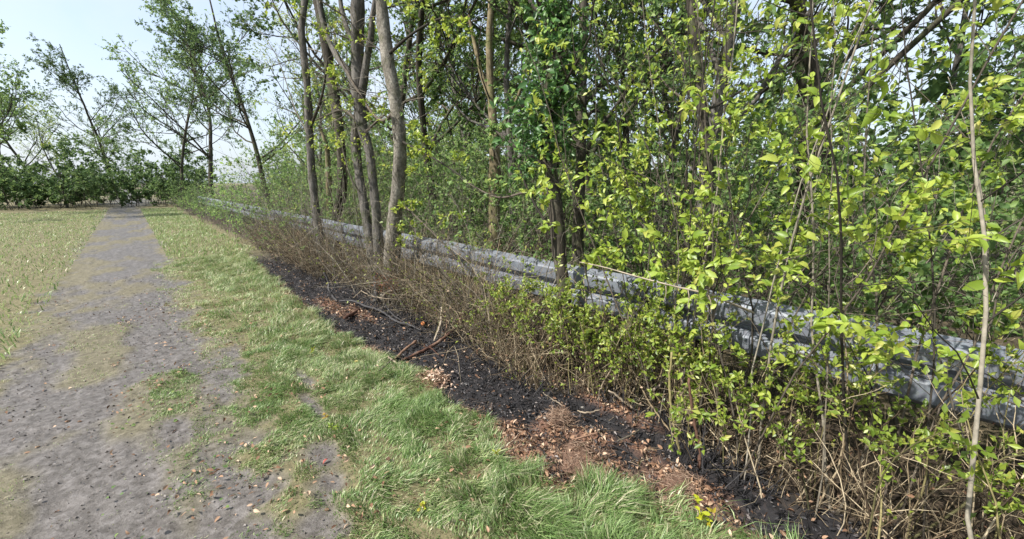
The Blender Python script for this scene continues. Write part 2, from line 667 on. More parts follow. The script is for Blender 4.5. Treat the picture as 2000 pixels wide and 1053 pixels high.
M['steel'] = steel_mat()
M['steel_dark'] = ramp_mat('steel_dark', [(0, (.03, .026, .024)), (1, (.07, .05, .04))], rough=.6, spec=.5)

# ------------------------------------------------------------------ the ground and its zones
_bx = np.array([(600, 608), (650, 650), (700, 672), (760, 705), (830, 738), (870, 790), (930, 803), (980, 850), (1010, 900), (1090, 948), (1180, 925), (1240, 930), (1300, 962), (1390, 1005)], float)
_b = np.array([on_z(x, y)[:2] for x, y in _bx])
_o = np.argsort(_b[:, 1])
BURN_S = np.concatenate([[-6, -1, 0.1], _b[_o, 1], [6.5, 9, 14]])
BURN_T = np.concatenate([[1.75, 1.75, 1.8], _b[_o, 0], [1.45, 1.6, 1.9]])


def edge_t(s):
    return np.interp(s, BURN_S, BURN_T)


HEDGE_S = np.array([-6, -1, .2, .64, .91, 1.15, 1.59, 1.85, 2.33, 3.02, 3.55, 4.76, 5.8, 6.85, 9, 14, 40])
HEDGE_T = np.array([2.0, 2.0, 2.05, 2.12, 2.26, 2.36, 2.18, 1.96, 1.97, 2.15, 2.2, 2.27, 2.25, 2.0, 2.05, 2.1, 2.1])


def hedge_t(s):
    return np.interp(s, HEDGE_S, HEDGE_T)


# brown scorched litter patches: (px, py, radius along, radius across)
LIT = [(1120, 895, .26, .15), (1085, 845, .20, .13), (1150, 850, .16, .07), (1010, 838, .16, .09), (1330, 945, .26, .13), (648, 598, .55, .12), (850, 745, .12, .05), (1040, 890, .16, .14), (1000, 860, .16, .10), (1190, 900, .14, .06), (1250, 872, .12, .06), (1292, 925, .10, .08), (1170, 850, .10, .07), (1070, 880, .12, .10), (1210, 800, .3, .08), (700, 610, .4, .08), (930, 840, .10, .06)]
LITC = [(*on_z(a, b)[:2], c, d) for a, b, c, d in LIT]
BARE = [(630, 885, .16, .10), (645, 940, .12, .07), (610, 790, .25, .05), (596, 740, .25, .05), (620, 1020, .12, .12)]
BAREC = [(*on_z(a, b)[:2], c, d) for a, b, c, d in BARE]


def blob(t, s, lst):
    r = np.zeros_like(t)
    for (ct, cs, rs, rt) in lst:
        q = ((t - ct) / rt) ** 2 + ((s - cs) / rs) ** 2
        r = np.maximum(r, np.exp(-q * 0.8))
    return r


def zones(t, s):
    w1 = (fbm(t * 6, s * 6, 3) - .5) * .42
    w2 = (fbm(t * 14, s * 14, 8) - .5) * .25
    e = edge_t(s)
    fade = sstep(11.5, 8.5, s) * sstep(-2.5, -0.5, s)
    burn = sstep(-.05, .05, t - e + w1 * .6 - .02) * sstep(.30, .05, t - hedge_t(s) + w1 * .9) * fade
    cool = 1.0
    burn = burn * cool
    litter = np.clip(blob(t, s, LITC) * 1.5 - .45 + w2 * 2.6, 0, 1)
    edge_l = np.exp(-((t - e) / .05) ** 2) * fbm(t * 5, s * 5, 21)
    litter = np.maximum(litter, np.clip(edge_l * (1.6 + .9 * sstep(2.2, 1.2, s)) - .5 + w2, 0, .8))
    path = sstep(.12, -.14, t - .40 + w1 * 1.5 - .05 * np.sin(s * 1.9)) * sstep(-1.15, -.85, t + w1 * 1.6)
    path = path * (.35 + .65 * sstep(.38, .56, fbm(t * 2.6, s * 1.3, 77)))
    path = np.maximum(path, np.clip(blob(t, s, BAREC) * 1.7 - .4 + w2 * 2, 0, 1))
    hedge = sstep(-.05, .2, t - hedge_t(s) + w1) * sstep(40, 30, t)
    return burn, litter, path, hedge


def ground_z(t, s):
    burn, litter, path, hedge = zones(t, s)
    z = (fbm(t * 1.1, s * 1.1, 40) - .5) * .05 + (fbm(t * 9, s * 9, 50, 3) - .5) * .022
    z = z + litter * .015 - path * .012 - burn * .012 + (vnoise(t * 30, s * 30, 60) - .5) * (.010 + .024 * burn + .018 * litter + .006 * path) + (fbm(t * 12, s * 12, 65, 2) - .5) * .06 * burn
    return z


def far_z(t, s):
    return -0.06 + 0 * t


T0, T1, S0, S1, ST = -2.4, 3.6, -2.0, 10.6, .032
gt = np.concatenate([[-9, -7.8, -6.8, -6, -5.3, -4.7, -4.2, -3.8, -3.4, -3.1, -2.85, -2.65, -2.5], np.arange(T0, T1 + 1e-6, ST)])
gs = [S0]
while gs[-1] < 36:
    gs.append(gs[-1] + ST * max(1.0, (gs[-1] - 4.5) * .55))
gs = np.array(gs)
T0, S1 = gt[0], gs[-1]
GT, GS = np.meshgrid(gt, gs, indexing='ij')
GZ = ground_z(GT, GS)
rim = np.minimum(np.minimum(GT - T0, T1 - GT), np.minimum(GS - S0, S1 - GS))
GZ = np.where(rim < .12, GZ - (.12 - rim) * .9, GZ)
zb, zl, zp, zh = zones(GT, GS)


def ground_part(name, sel, label):
    """the faces of the near ground that belong to one zone"""
    nt_, ns_ = GT.shape
    i, j = np.nonzero(sel[:-1, :-1])
    idx = lambda a, b: a * ns_ + b
    f = np.stack([idx(i, j), idx(i + 1, j), idx(i + 1, j + 1), idx(i, j + 1)], -1)
    used, inv = np.unique(f, return_inverse=True)
    V = np.stack([GT.ravel(), GS.ravel(), GZ.ravel()], -1)[used]
    mb = MB()
    mb.add(V, inv.reshape(-1, 4))
    o = mb.build(name, M['ground'])
    for nm, arr in (("burn", zb), ("litter", zl), ("path", zp), ("hedge", zh)):
        a = o.data.attributes.new(nm, 'FLOAT', 'POINT')
        a.data.foreach_set("value", arr.ravel()[used].astype(np.float32))
    return tag(o, label, kind="structure")


is_path = (GT < .46 + .05 * np.sin(GS * 1.9)) & (GT > -1.0)
is_burn = (GT > edge_t(GS)) & (GT < hedge_t(GS) + .15) & (GS < 9)
ground_part('dirt_path', is_path, 'worn grey mud path along the grass verge')
ground_part('burnt_ground', is_burn & ~is_path, 'blackened burnt strip of soil below the hedge')
ground_part('grass_verge', ~is_path & ~is_burn, 'soil of the grass verge and hedge bottom')

# wide sheet out to the horizon, just below the detailed verge
mb = MB()
fx = np.concatenate([[-1500, -400, -120], np.linspace(-40, 60, 51), [140, 420, 1500]])
FX, FY = np.meshgrid(fx, np.concatenate([[-1500, -400, -120], np.linspace(-40, 70, 56), [140, 420, 1500]]), indexing='ij')
FZ = np.full_like(FX, -.07) + (fbm(FX * .3, FY * .3, 5) - .5) * .06
n0, n1 = FX.shape
ii, jj = np.meshgrid(np.arange(n0 - 1), np.arange(n1 - 1), indexing='ij')
ff = np.stack([ii * n1 + jj, (ii + 1) * n1 + jj, (ii + 1) * n1 + jj + 1, ii * n1 + jj + 1], -1).reshape(-1, 4)
mb.add(np.stack([FX, FY, FZ], -1).reshape(-1, 3), ff)
go = mb.build('ground', M['ground'])
for nm, arr in (("hedge", sstep(2.4, 3.2, FX) * sstep(60, 30, FX) * .8), ("burn", FX * 0), ("litter", FX * 0), ("path", sstep(-1.6, -1.0, FX) * sstep(.8, .4, FX))):
    a = go.data.attributes.new(nm, 'FLOAT', 'POINT')
    a.data.foreach_set("value", arr.ravel().astype(np.float32))
tag(go, 'flat ground running out under the woodland', kind='structure')


def zg(t, s):
    return ground_z(np.asarray(t, float), np.asarray(s, float))


# ------------------------------------------------------------------ guard rail
RAIL_T, RAIL_Z0, RAIL_H = 2.76, .425, .375
gr = thing('guard_rail', (RAIL_T, 3.0, 0), 'weathered grey corrugated steel guard rail running behind the hedge', 'guard rail')
prof = np.array([(.004, .0), (-.020, .014), (-.066, .034), (-.078, .048), (-.080, .095), (-.078, .138), (-.066, .150), (-.020, .170), (-.006, .180), (-.006, .196), (-.020, .206), (-.066, .226), (-.078, .240), (-.080, .285), (-.078, .327), (-.066, .341), (-.020, .361), (.004, .375)])


def beam(y0, y1, lift):
    n = max(2, int((y1 - y0) / .12))
    ys = np.linspace(y0, y1, n + 1)
    wx = (fbm(ys * .6, ys * 0 + 3, 70) - .5) * .05 + lift
    wz = (fbm(ys * .5, ys * 0 + 9, 71) - .5) * .03
    m = len(prof)
    mb = MB()
    tw = (fbm(ys * .8, ys * 0 + 5, 73) - .5) * .12
    for off in (0.0, .0035):
        V = np.zeros((n + 1, m, 3))
        dent = (fbm(ys[:, None] * 3, prof[None, :, 1] * 9, 72, 3) - .5) * .003
        V[:, :, 0] = RAIL_T + prof[None, :, 0] + wx[:, None] + off + dent + tw[:, None] * (prof[None, :, 1] - .19)
        V[:, :, 1] = ys[:, None]
        V[:, :, 2] = RAIL_Z0 + prof[None, :, 1] + wz[:, None]
        a, b = np.meshgrid(np.arange(n), np.arange(m - 1), indexing='ij')
        f = np.stack([a * m + b, (a + 1) * m + b, (a + 1) * m + b + 1, a * m + b + 1], -1).reshape(-1, 4)
        mb.add(V.reshape(-1, 3), f if off == 0 else f[:, ::-1])
    o = mb.build('beam', M['steel'], gr)
    o.data.set_sharp_from_angle(angle=math.radians(16))
    return o


splices = [-4.6, -.6, 3.45, 7.5, 11.5, 15.5, 19.5, 23.5, 27.5]
for k in range(len(splices) - 1):
    beam(splices[k] - .16, splices[k + 1] + .16, .004 * (k % 2))


def bolt_mesh():
    mb = MB()
    th = np.linspace(0, 2 * math.pi, 9)[:-1]
    r0 = np.stack([0 * th, .017 * np.cos(th), .017 * np.sin(th)], -1)
    r1 = np.stack([0 * th - .010, .013 * np.cos(th), .013 * np.sin(th)], -1)
    V = np.vstack([r0, r1, [[-.013, 0, 0]]])
    f = np.array([(i, (i + 1) % 8, 8 + (i + 1) % 8, 8 + i) for i in range(8)])
    mb.add(V, f)
    mb.f.append(np.array([(8 + i, 8 + (i + 1) % 8, 16) for i in range(8)]))
    return mb.mesh('bolt', M['steel_dark'])


BOLT = bolt_mesh()


def bolt(parent, x, y, z, s=1.0):
    o = bpy.data.objects.new('bolt', BOLT)
    COL.objects.link(o)
    o.parent = parent
    o.location = Vector((x, y, z)) - Vector(origin_of(parent))
    o.scale = (s, s * 1.35, s)


for y in splices[1:5]:
    for dy in (-.10, .10):
        for dz, dx in ((.05, -.062), (.135, -.062), (.24, -.062), (.325, -.062)):
            bolt(gr, RAIL_T + dx, y + dy, RAIL_Z0 + dz)
for y in np.arange(-2.55, 27, 2.0):
    p = MB()
    w, d = .055, .10
    # channel-section post behind the beam
    pr = np.array([(0, -w), (0, w), (d, w), (d, w - .008), (.008, w - .008), (.008, -w + .008), (d, -w + .008), (d, -w)])
    V = np.vstack([np.c_[RAIL_T + .02 + pr[:, 0], y + pr[:, 1], np.full(8, -.1)], np.c_[RAIL_T + .02 + pr[:, 0], y + pr[:, 1], np.full(8, .72)]])
    p.add(V, np.array([(i, (i + 1) % 8, 8 + (i + 1) % 8, 8 + i) for i in range(8)]))
    p.f.append(np.array([[8, 9, 12, 13], [9, 10, 11, 12], [8, 13, 14, 15]]))
    po = p.build('post', M['steel'], gr, smooth=False)
    bolt(po, RAIL_T - .008, y, RAIL_Z0 + .19, 1.3)


# ------------------------------------------------------------------ tree helpers
def px_path(pts, n, t=None, depth=None):
    """centre line and radii from (px, py, width_px[, t]) measurements"""
    P, Rr = [], []
    for q in pts:
        tt = q[3] if len(q) > 3 else t
        p = on_t(q[0], q[1], tt) if tt is not None else at(q[0], q[1], depth)
        P.append(p)
        Rr.append(q[2] * .5 * depth_of(p) / F_PX)
    full = smooth_path(np.c_[np.array(P), np.array(Rr)], n)
    return full[:, :3], np.maximum(full[:, 3], .0015)


def trunk_to_ground(P, Rr, flare=1.75):
    """continue a trunk down to the soil below its lowest measured point (lowest point last)"""
    b = P[-1]
    g = np.array([b[0] + rng.normal() * .02, b[1] + rng.normal() * .02, -.08])
    mid = b * .45 + g * .55
    return np.vstack([P, mid, g]), np.concatenate([Rr, [Rr[-1] * 1.08, Rr[-1] * flare]])


def wobble_trunk(mb, P, Rr, sides=12, rnd=0):
    P = P.copy()
    tubes(mb, P[None], (Rr * (1 + .04 * rng.normal(size=len(Rr))))[None], sides, rnd=np.array([rnd]), rough=.055)


def crown_from(root, seeds, radii, leafmat, twigmat, n=(4, 4), per=5, leaf=(.05, .035), lenf=(.55, .5), kind='quad', up=.06, name='crown', fr=(.2, 1.0)):
    """limbs -> twigs -> leaves; twigs and leaves are one mass each"""
    a, ra = grow(seeds, radii, n[0], lenf=lenf[0], K=7, wob=.16, up=up, rfac=.55)
    b, rb = grow(a, ra, n[1], lenf=lenf[1], K=4, wob=.2, up=up * .5, rfac=.55)
    mb = MB()
    tubes(mb, a, ra, 4)
    tubes(mb, b, rb, 3)
    tw = mb.build('twigs', twigmat, root, kind='stuff')
    if per:
        p, d, nn = leaf_frames(b, per, fr)
        ml = MB()
        L = leaf[0] * rng.uniform(.6, 1.25, len(p))
        leaves(ml, p, d, nn, L, L * leaf[1] / leaf[0], kind)
        ml.build(name, leafmat, root, kind='stuff')
    return a, b


# ------------------------------------------------------------------ twin pale trunks on the left, in front of the rail
def near_tree(name, label, stems, bark, t, limbs=(), crown=True, leafmat='leaf_wood', twig='twig_grey', n=(3, 3), per=4, to_ground=True, dead=None, deadn=0, top=1.6, cat='tree', leaf=(.05, .034)):
    """stems: list of px point lists, top first"""
    base_p = on_t(stems[0][-1][0], stems[0][-1][1], t)
    root = thing(name, (base_p[0], base_p[1], 0), label, cat)
    seeds, srad = [], []
    for k, st in enumerate(stems):
        P, Rr = px_path(st, 26, t)
        if to_ground or k == 0:
            P, Rr = trunk_to_ground(P, Rr)
        mb = MB()
        # carry the stem on above the top of the picture
        up = nrm((P[0] - P[4]))
        ext = walk(P[:1], up[None] + np.array([[0, 0, .3]]), top, 8, .09, .04)[0][1:][::-1]
        er = np.linspace(Rr[0] * .45, Rr[0] * .95, 7)
        P2, R2 = np.vstack([ext, P]), np.concatenate([er, Rr])
        wobble_trunk(mb, P2, R2, 12)
        mb.build('trunk', M[bark], root)
        u = P2[::-1]
        idx = np.linspace(len(u) // 3, len(u) - 1, 10).astype(int)
        seeds.append(u[idx])
        srad.append(R2[::-1][idx])
    for lb in limbs:
        P, Rr = px_path(lb, 16, t)
        mb = MB()
        tubes(mb, P[None], Rr[None], 8, rough=.04)
        mb.build('limb', M[bark] if Rr[0] > .03 else M[twig], root)
        idx = np.linspace(2, 15, 10).astype(int)
        seeds.append(P[idx] if P[-1][2] > P[0][2] else P[idx][::-1])
        srad.append(Rr[idx])
    if dead:
        base = np.stack([q[:len(q)] for q in seeds[:len(stems)]])
        w_, rw = grow(base, np.full(base.shape[:2], .0075), deadn, fr=(.0, .75), ang=(.8, 1.5), lenf=.22, K=7, wob=.17, up=.01, rfac=.6, lmin=.25)
        v_, rv_ = grow(w_, rw, 3, fr=(.25, 1), ang=(.4, 1.0), lenf=.5, K=4, wob=.18, up=.0, rfac=.65)
        mb = MB()
        tubes(mb, w_, rw, 4)
        tubes(mb, v_, rv_, 3)
        mb.build('dead_twigs', M[dead], root, kind='stuff')
    if crown:
        sp, sr = np.stack(seeds), np.minimum(np.stack(srad), .03)
        # side branches
        br, rb = grow(sp, sr, n[0], fr=(.05, 1), ang=(.6, 1.3), lenf=.42, K=8, wob=.14, up=.03, rfac=.4)
        for q in range(len(br)):
            mb = MB()
            tubes(mb, br[q:q + 1], rb[q:q + 1], 5)
            mb.build('branch', M[twig], root)
        crown_from(root, br, rb, M[leafmat], M[twig], (n[1], 3), per, leaf, (.5, .5))
    return root


near_tree('pale_trunk_tree', 'tall tree with thick pale mottled trunk standing in front of the guard rail', [
    [(738, -60, 21), (746, 20, 23), (752, 75, 24), (759, 125, 25), (771, 190, 25), (780, 262, 25), (780, 330, 26), (772, 420, 28), (766, 500, 31), (765, 545, 33)]],
    'bark_pale', 2.42, limbs=[[(775, 215, 8), (742, 235, 6), (700, 180, 5), (668, 120, 3)], [(782, 275, 5), (830, 300, 4), (880, 330, 3), (935, 370, 1.5)], [(776, 390, 4), (820, 430, 3.5), (865, 475, 3), (905, 520, 1.5)], [(755, 110, 7), (800, 70, 5), (850, 40, 4), (900, 30, 2)]], n=(5, 4), per=5, leafmat='leaf_spring', twig='twig_dark', dead='twig_grey', deadn=34)
near_tree('grey_forked_tree', 'tall grey tree with furrowed trunk splitting into two stems low down', [
    [(697, -60, 24), (699, 30, 25), (697, 90, 25), (700, 150, 24), (702, 200, 24), (708, 250, 20), (722, 300, 17), (730, 370, 17), (737, 440, 19), (741, 510, 20)],
    [(702, 215, 16), (695, 262, 18), (697, 310, 17), (706, 370, 17), (716, 430, 17), (724, 480, 18), (730, 520, 20)]],
    'bark_grey', 2.52, limbs=[[(696, 190, 14), (680, 140, 13), (655, 105, 11), (632, 50, 9), (618, -20, 8)], [(697, 95, 11), (681, 65, 10), (668, 20, 9), (660, -40, 8)], [(700, 240, 6), (672, 215, 5), (640, 225, 4), (606, 240, 2)], [(712, 260, 5), (750, 225, 4), (790, 200, 3), (830, 190, 2)]], n=(5, 4), per=5, leafmat='leaf_spring', dead='twig_grey', deadn=28)
near_tree('slender_edge_tree', 'slender curved grey trunk at the left edge of the photo', [
    [(588, 60, 12), (600, 170, 13), (604, 255, 14), (609, 330, 15), (617, 415, 16), (630, 495, 18)]], 'bark_grey', 2.30, n=(3, 3), per=2, dead='twig_grey', deadn=30, limbs=[[(606, 250, 6), (628, 190, 5), (640, 120, 3)]])
near_tree('dark_ivy_trunk_tree', 'dark trunk behind the guard rail left of the grey forked tree', [
    [(612, -40, 17), (630, 53, 18), (645, 140, 19), (655, 200, 19), (664, 266, 18), (668, 372, 18), (655, 430, 19)]], 'bark_dark', 3.05, n=(4, 3), per=3, leafmat='leaf_deep')
near_tree('mossy_post_trunk', 'short yellow-green mossy trunk just behind the rail at left', [
    [(640, 300, 9), (642, 350, 11), (643, 385, 12), (645, 440, 13)]], 'bark_moss', 3.3, n=(2, 2), per=2, top=.6)

# central ivy-clad tree
near_tree('ivy_clad_tree', 'dark leaning trunk clad in ivy in front of the guard rail', [
    [(1096, -60, 22), (1092, 40, 23), (1084, 130, 26), (1068, 220, 27), (1066, 290, 27), (1076, 350, 27), (1088, 430, 26), (1093, 500, 26), (1101, 560, 25), (1106, 620, 26)]],
    'bark_dark', 2.5, limbs=[[(1090, 60, 12), (1050, 20, 10), (1010, -30, 8)], [(1072, 330, 7), (1030, 300, 6), (985, 270, 5), (940, 230, 3)], [(1080, 380, 6), (1030, 375, 5), (970, 385, 4), (900, 350, 3)], [(1090, 470, 6), (1045, 400, 5), (1015, 330, 4), (1000, 260, 3)]], n=(4, 4), per=4, twig='twig_dark')
near_tree('straight_dark_tree', 'straight dark trunk just right of the ivy clad tree', [
    [(1140, -60, 17), (1139, 60, 18), (1137, 150, 19), (1136, 255, 20), (1132, 372, 21), (1128, 478, 22)]], 'bark_dark', 3.0, n=(4, 3), per=4, twig='twig_dark', dead='twig_dark', deadn=26, limbs=[[(1136, 240, 8), (1165, 215, 6), (1195, 250, 5), (1215, 300, 3)]])
near_tree('right_edge_tree', 'dark trunk at the right edge of the photo behind broad leaves', [
    [(1352, 40, 14), (1362, 130, 15), (1372, 210, 17), (1382, 300, 18), (1384, 390, 19), (1382, 450, 20)]], 'bark_dark', 3.0, n=(4, 3), per=3, twig='twig_dark', limbs=[[(1366, 160, 7), (1330, 110, 6), (1290, 60, 4), (1250, 10, 3)], [(1378, 260, 6), (1340, 200, 5), (1300, 165, 4), (1255, 100, 3)]])
near_tree('tan_trunk_tree', 'tan mossy trunk behind the guard rail below dark limbs', [
    [(955, 90, 13), (958, 170, 15), (964, 250, 18), (966, 310, 22), (966, 380, 23), (967, 450, 25)]], 'bark_moss', 3.9, n=(4, 4), per=4, twig='twig_dark', limbs=[[(960, 200, 10), (942, 150, 9), (930, 100, 8), (915, 30, 6)], [(966, 270, 9), (990, 230, 8), (1015, 180, 6), (1030, 110, 4)]])

# ------------------------------------------------------------------ ivy on the central trunk
iv_base = on_t(1093, 500, 2.44)
ivy = thing('ivy', (iv_base[0], iv_base[1], 0), 'glossy dark green ivy climbing the leaning central trunk', 'ivy')
tp, tr_ = px_path([(1092, 20, 24), (1084, 130, 26), (1068, 220, 28), (1066, 290, 28), (1076, 350, 26), (1088, 430, 25), (1093, 500, 24)], 30, 2.47)
vines = []
for k in range(7):
    ph = rng.uniform(0, 6.28) + np.linspace(0, rng.uniform(-3, 3), 30)
    off = np.stack([np.cos(ph), np.sin(ph), 0 * ph], -1) * (tr_ + .006)[:, None]
    vines.append(tp[::-1] + off[::-1])
for q in vines:
    mb = MB()
    tubes(mb, q[None], np.linspace(.007, .003, 30)[None], 5)
    mb.build('stem', M['twig_dark'], ivy)
vs = np.stack(vines)
sprays, rs = grow(vs, np.full(vs.shape[:2], .005), 46, fr=(.38, 1), ang=(.8, 1.5), lenf=.23, K=5, wob=.2, up=.02, rfac=.6)
mb = MB()
tubes(mb, sprays, rs, 3)
mb.build('runners', M['twig_dark'], ivy, kind='stuff')
p, d, nn = leaf_frames(sprays, 17, (.1, 1.0), .8, .6)
nn = nrm(nn + np.array([-.4, -.2, 0]) + .5 * rng.normal(size=nn.shape))
ml = MB()
L = rng.uniform(.024, .055, len(p))
keep = rng.random(len(p)) < .78
leaves(ml, p[keep], d[keep], nn[keep], L[keep], L[keep] * .55, 'leaf')
ml.build('foliage', M['leaf_ivy'], ivy, kind='stuff')


def leaf_mesh(name, mat, ratio):
    mb = MB()
    leaves(mb, np.zeros((1, 3)), np.array([[0, 1.0, 0]]), np.array([[0, 0, 1.0]]), 1.0, ratio, 'leaf', rnd=np.zeros(1))
    return mb.mesh(name, mat)


def single_leaves(root, mesh, p, d, n, L):
    off = Vector(origin_of(root))
    d = nrm(d)
    x = nrm(np.cross(d, n))
    z = np.cross(x, d)
    for k in range(len(p)):
        o = bpy.data.objects.new('leaf', mesh)
        COL.objects.link(o)
        o.parent = root
        m = Matrix(((x[k][0], d[k][0], z[k][0], 0), (x[k][1], d[k][1], z[k][1], 0), (x[k][2], d[k][2], z[k][2], 0), (0, 0, 0, 1)))
        o.matrix_basis = Matrix.Translation(Vector(p[k]) - off) @ m @ Matrix.Diagonal((float(L[k]) * rng.uniform(.8, 1.2), float(L[k]), float(L[k]) * rng.uniform(.4, 2.4), 1.0))


IVY_LEAF = leaf_mesh('ivy_leaf', M['leaf_ivy'], .55)
front = sprays[np.argsort(sprays[:, -1, 0])[:130]]
p, d, nn = leaf_frames(front, 1, (.8, 1.0), .5, .5)
nn = nrm(nn + np.array([-.7, -.3, .1]) + .5 * rng.normal(size=nn.shape))
single_leaves(ivy, IVY_LEAF, p + np.array([-.02, -.01, 0]), nrm(d + np.array([0, 0, -.5])), nn, rng.uniform(.05, .085, len(p)))

# ------------------------------------------------------------------ broad-leaved shrubs on the right, every big leaf its own object
BROAD = leaf_mesh('broad_leaf', M['leaf_spring'], .52)


def broadleaf_shrub(t, s, label, n_leaf=70, height=3.1, stems=7, joined=1900):
    root = thing('broadleaf_shrub', (t, s, 0), label, 'shrub', 'broad-leaved shrubs along the right of the hedge')
    st = np.c_[t + rng.normal(size=stems) * .10, s + rng.normal(size=stems) * .14, np.full(stems, -.04)]
    dr = np.c_[np.clip(rng.normal(size=stems) * .10, -.12, .2), np.clip(rng.normal(size=stems) * .13, -.2, .2), np.ones(stems)]
    P = walk(st, dr, height * rng.uniform(.75, 1.1, stems), 12, .085, .07)
    R0 = rng.uniform(.0035, .008, stems)
    R = R0[:, None] * np.linspace(1, .35, 12)[None]
    for q in range(stems):
        mb = MB()
        tubes(mb, P[q:q + 1], R[q:q + 1], 7, rough=.05)
        mb.build('stem', M['twig_dark'] if q % 3 else M['twig_grey'], root)
    a, ra = grow(P, R, 9, fr=(.22, 1), ang=(.5, 1.15), lenf=.26, K=7, wob=.13, up=.03, rfac=.5)
    b, rb = grow(a, ra, 4, fr=(.3, 1), ang=(.4, 1.0), lenf=.5, K=5, wob=.14, up=.02, rfac=.6)
    mb = MB()
    tubes(mb, a, ra, 4)
    tubes(mb, b, rb, 3)
    mb.build('twigs', M['twig_dark'], root, kind='stuff')
    p, d, nn = leaf_frames(b, 11, (.45, 1.0), .7, .8)
    nn = nrm(nn + np.array([-.5, -.3, 0]))
    k = (p[:, 0] > 1.72 + .1 * rng.random(len(p))) & (rng.random(len(p)) < np.where(p[:, 2] > 1.9, .5, 1.0))
    p, d, nn = p[k], d[k], nn[k]
    # the leaves nearest the path are single objects, the rest one mass
    order = np.argsort(p[:, 0] + .5 * np.abs(p[:, 2] - 1.15) + .15 * rng.normal(size=len(p)))
    big = order[:n_leaf]
    rest = order[n_leaf:n_leaf + joined]
    L = rng.uniform(.022, .060, len(p))
    L[big] = rng.uniform(.04, .075, len(big))
    single_leaves(root, BROAD, p[big], nrm(d[big] + np.array([0, 0, -.25])), nn[big], L[big])
    ml = MB()
    leaves(ml, p[rest], d[rest], nn[rest], L[rest] * .8, L[rest] * .42, 'leaf')
    ml.build('foliage', M['leaf_spring'], root, kind='stuff')
    return root, P


broadleaf_shrub(2.46, 1.54, 'broad-leaved pale green shrub directly right of the straight dark trunk', 60, 2.5, 6, 1100)
broadleaf_shrub(2.52, 1.28, 'tall broad-leaved shrub midway between dark trunk and right photo edge', 65, 3.2)
broadleaf_shrub(2.42, 1.02, 'yellow-green broad-leaved shrub with arching stems near the right photo edge', 70, 3.0)
sh_edge, edgeP = broadleaf_shrub(2.3, .62, 'broad-leaved shrub crossing the right photo edge above the burnt soil', 60, 3.1)
broadleaf_shrub(2.2, .12, 'broad-leaved shrub beyond the right photo edge, second from the edge', 40, 3.0)
broadleaf_shrub(2.05, -.45, 'rightmost broad-leaved shrub in the hedge, at the end of the view', 40, 3.0)
# the long bare twig reaching out in front of the hedge from the edge shrub
tw = np.array([on_t(1132, 512, 1.62), on_t(1180, 522, 1.66), on_t(1250, 542, 1.72), on_t(1320, 560, 1.80), on_t(1385, 576, 1.9), np.array([2.26, .62, .85])])
tws = smooth_path(tw, 22)
mb = MB()
tubes(mb, tws[None], np.linspace(.0022, .006, 22)[None], 6)
lt = mb.build('long_twig', M['twig_bone'], sh_edge, label='long pale bare twig reaching left across the guard rail')
mb = MB()
for px, py, qx, qy in ((1300, 556, 1296, 590), (1344, 567, 1342, 600), (1270, 548, 1262, 528), (1384, 577, 1388, 610)):
    tubes(mb, smooth_path([on_t(px, py, 1.78), on_t((px + qx) / 2 + 3, (py + qy) / 2, 1.77), on_t(qx, qy, 1.76)], 6)[None], np.linspace(.003, .0012, 6)[None], 4)
mb.build('spur', M['twig_bone'], lt, kind='stuff')
for px, py in ((1136, 514), (1150, 516), (1282, 546), (1275, 552), (1388, 604)):
    q = on_t(px, py, 1.64)
    single_leaves(lt, BROAD, q[None], np.array([[.1, .5, .2]]) + .5 * rng.normal(size=(1, 3)), nrm(np.array([[-.8, -.5, .4]]) + .2 * rng.normal(size=(1, 3))), [.032])

# ------------------------------------------------------------------ privet-like hedge shrubs in front of the rail
def privet(t, s, label, h=.85, stems=16, n=(7, 4), per=5, leafy=1.0, spread=.17):
    root = thing('hedge_shrub', (t, s, 0), label, 'shrub', 'small-leaved hedge shrubs in front of the rail')
    st = np.c_[t + rng.normal(size=stems) * .09, s + rng.normal(size=stems) * spread, np.full(stems, -.03)]
    dr = np.c_[rng.normal(size=stems) * .18 - .04, rng.normal(size=stems) * .24, np.ones(stems)]
    P = walk(st, dr, h * rng.uniform(.55, 1.4, stems), 9, .09, .0)
    R = rng.uniform(.0025, .006, stems)[:, None] * np.linspace(1, .4, 9)[None]
    for q in range(stems):
        mb = MB()
        tubes(mb, P[q:q + 1], R[q:q + 1], 5)
        mb.build('stem', M['twig_olive'] if q % 2 else M['twig_brown'], root)
    a, ra = grow(P, R, n[0], fr=(.40, 1), ang=(.4, 1.1), lenf=.30, K=5, wob=.15, up=.05, rfac=.6)
    b, rb = grow(a, ra, n[1], fr=(.2, 1), ang=(.4, 1.1), lenf=.45, K=4, wob=.2, up=.05, rfac=.6)
    mb = MB()
    tubes(mb, a, ra, 3)
    tubes(mb, b, rb, 3)
    mb.build('twigs', M['twig_brown'], root, kind='stuff')
    p, d, nn = leaf_frames(b, per, (.2, 1.0), .7, .8)
    nn = nrm(nn + np.array([-.4, -.2, 0]))
    keep = (rng.random(len(p)) < leafy) & (p[:, 2] > .36 + .13 * rng.normal(size=len(p))) & (fbm(p[:, 1] * 5 + p[:, 0] * 3, p[:, 2] * 6, 140) > .34)
    p, d, nn = p[keep], d[keep], nn[keep]
    L = rng.uniform(.014, .038, len(p))
    ml = MB()
    leaves(ml, p, nrm(d + np.array([0, 0, .3])), nn, L, L * .5, 'quad')
    ml.build('foliage', M['leaf_privet'], root, kind='stuff')
    return root


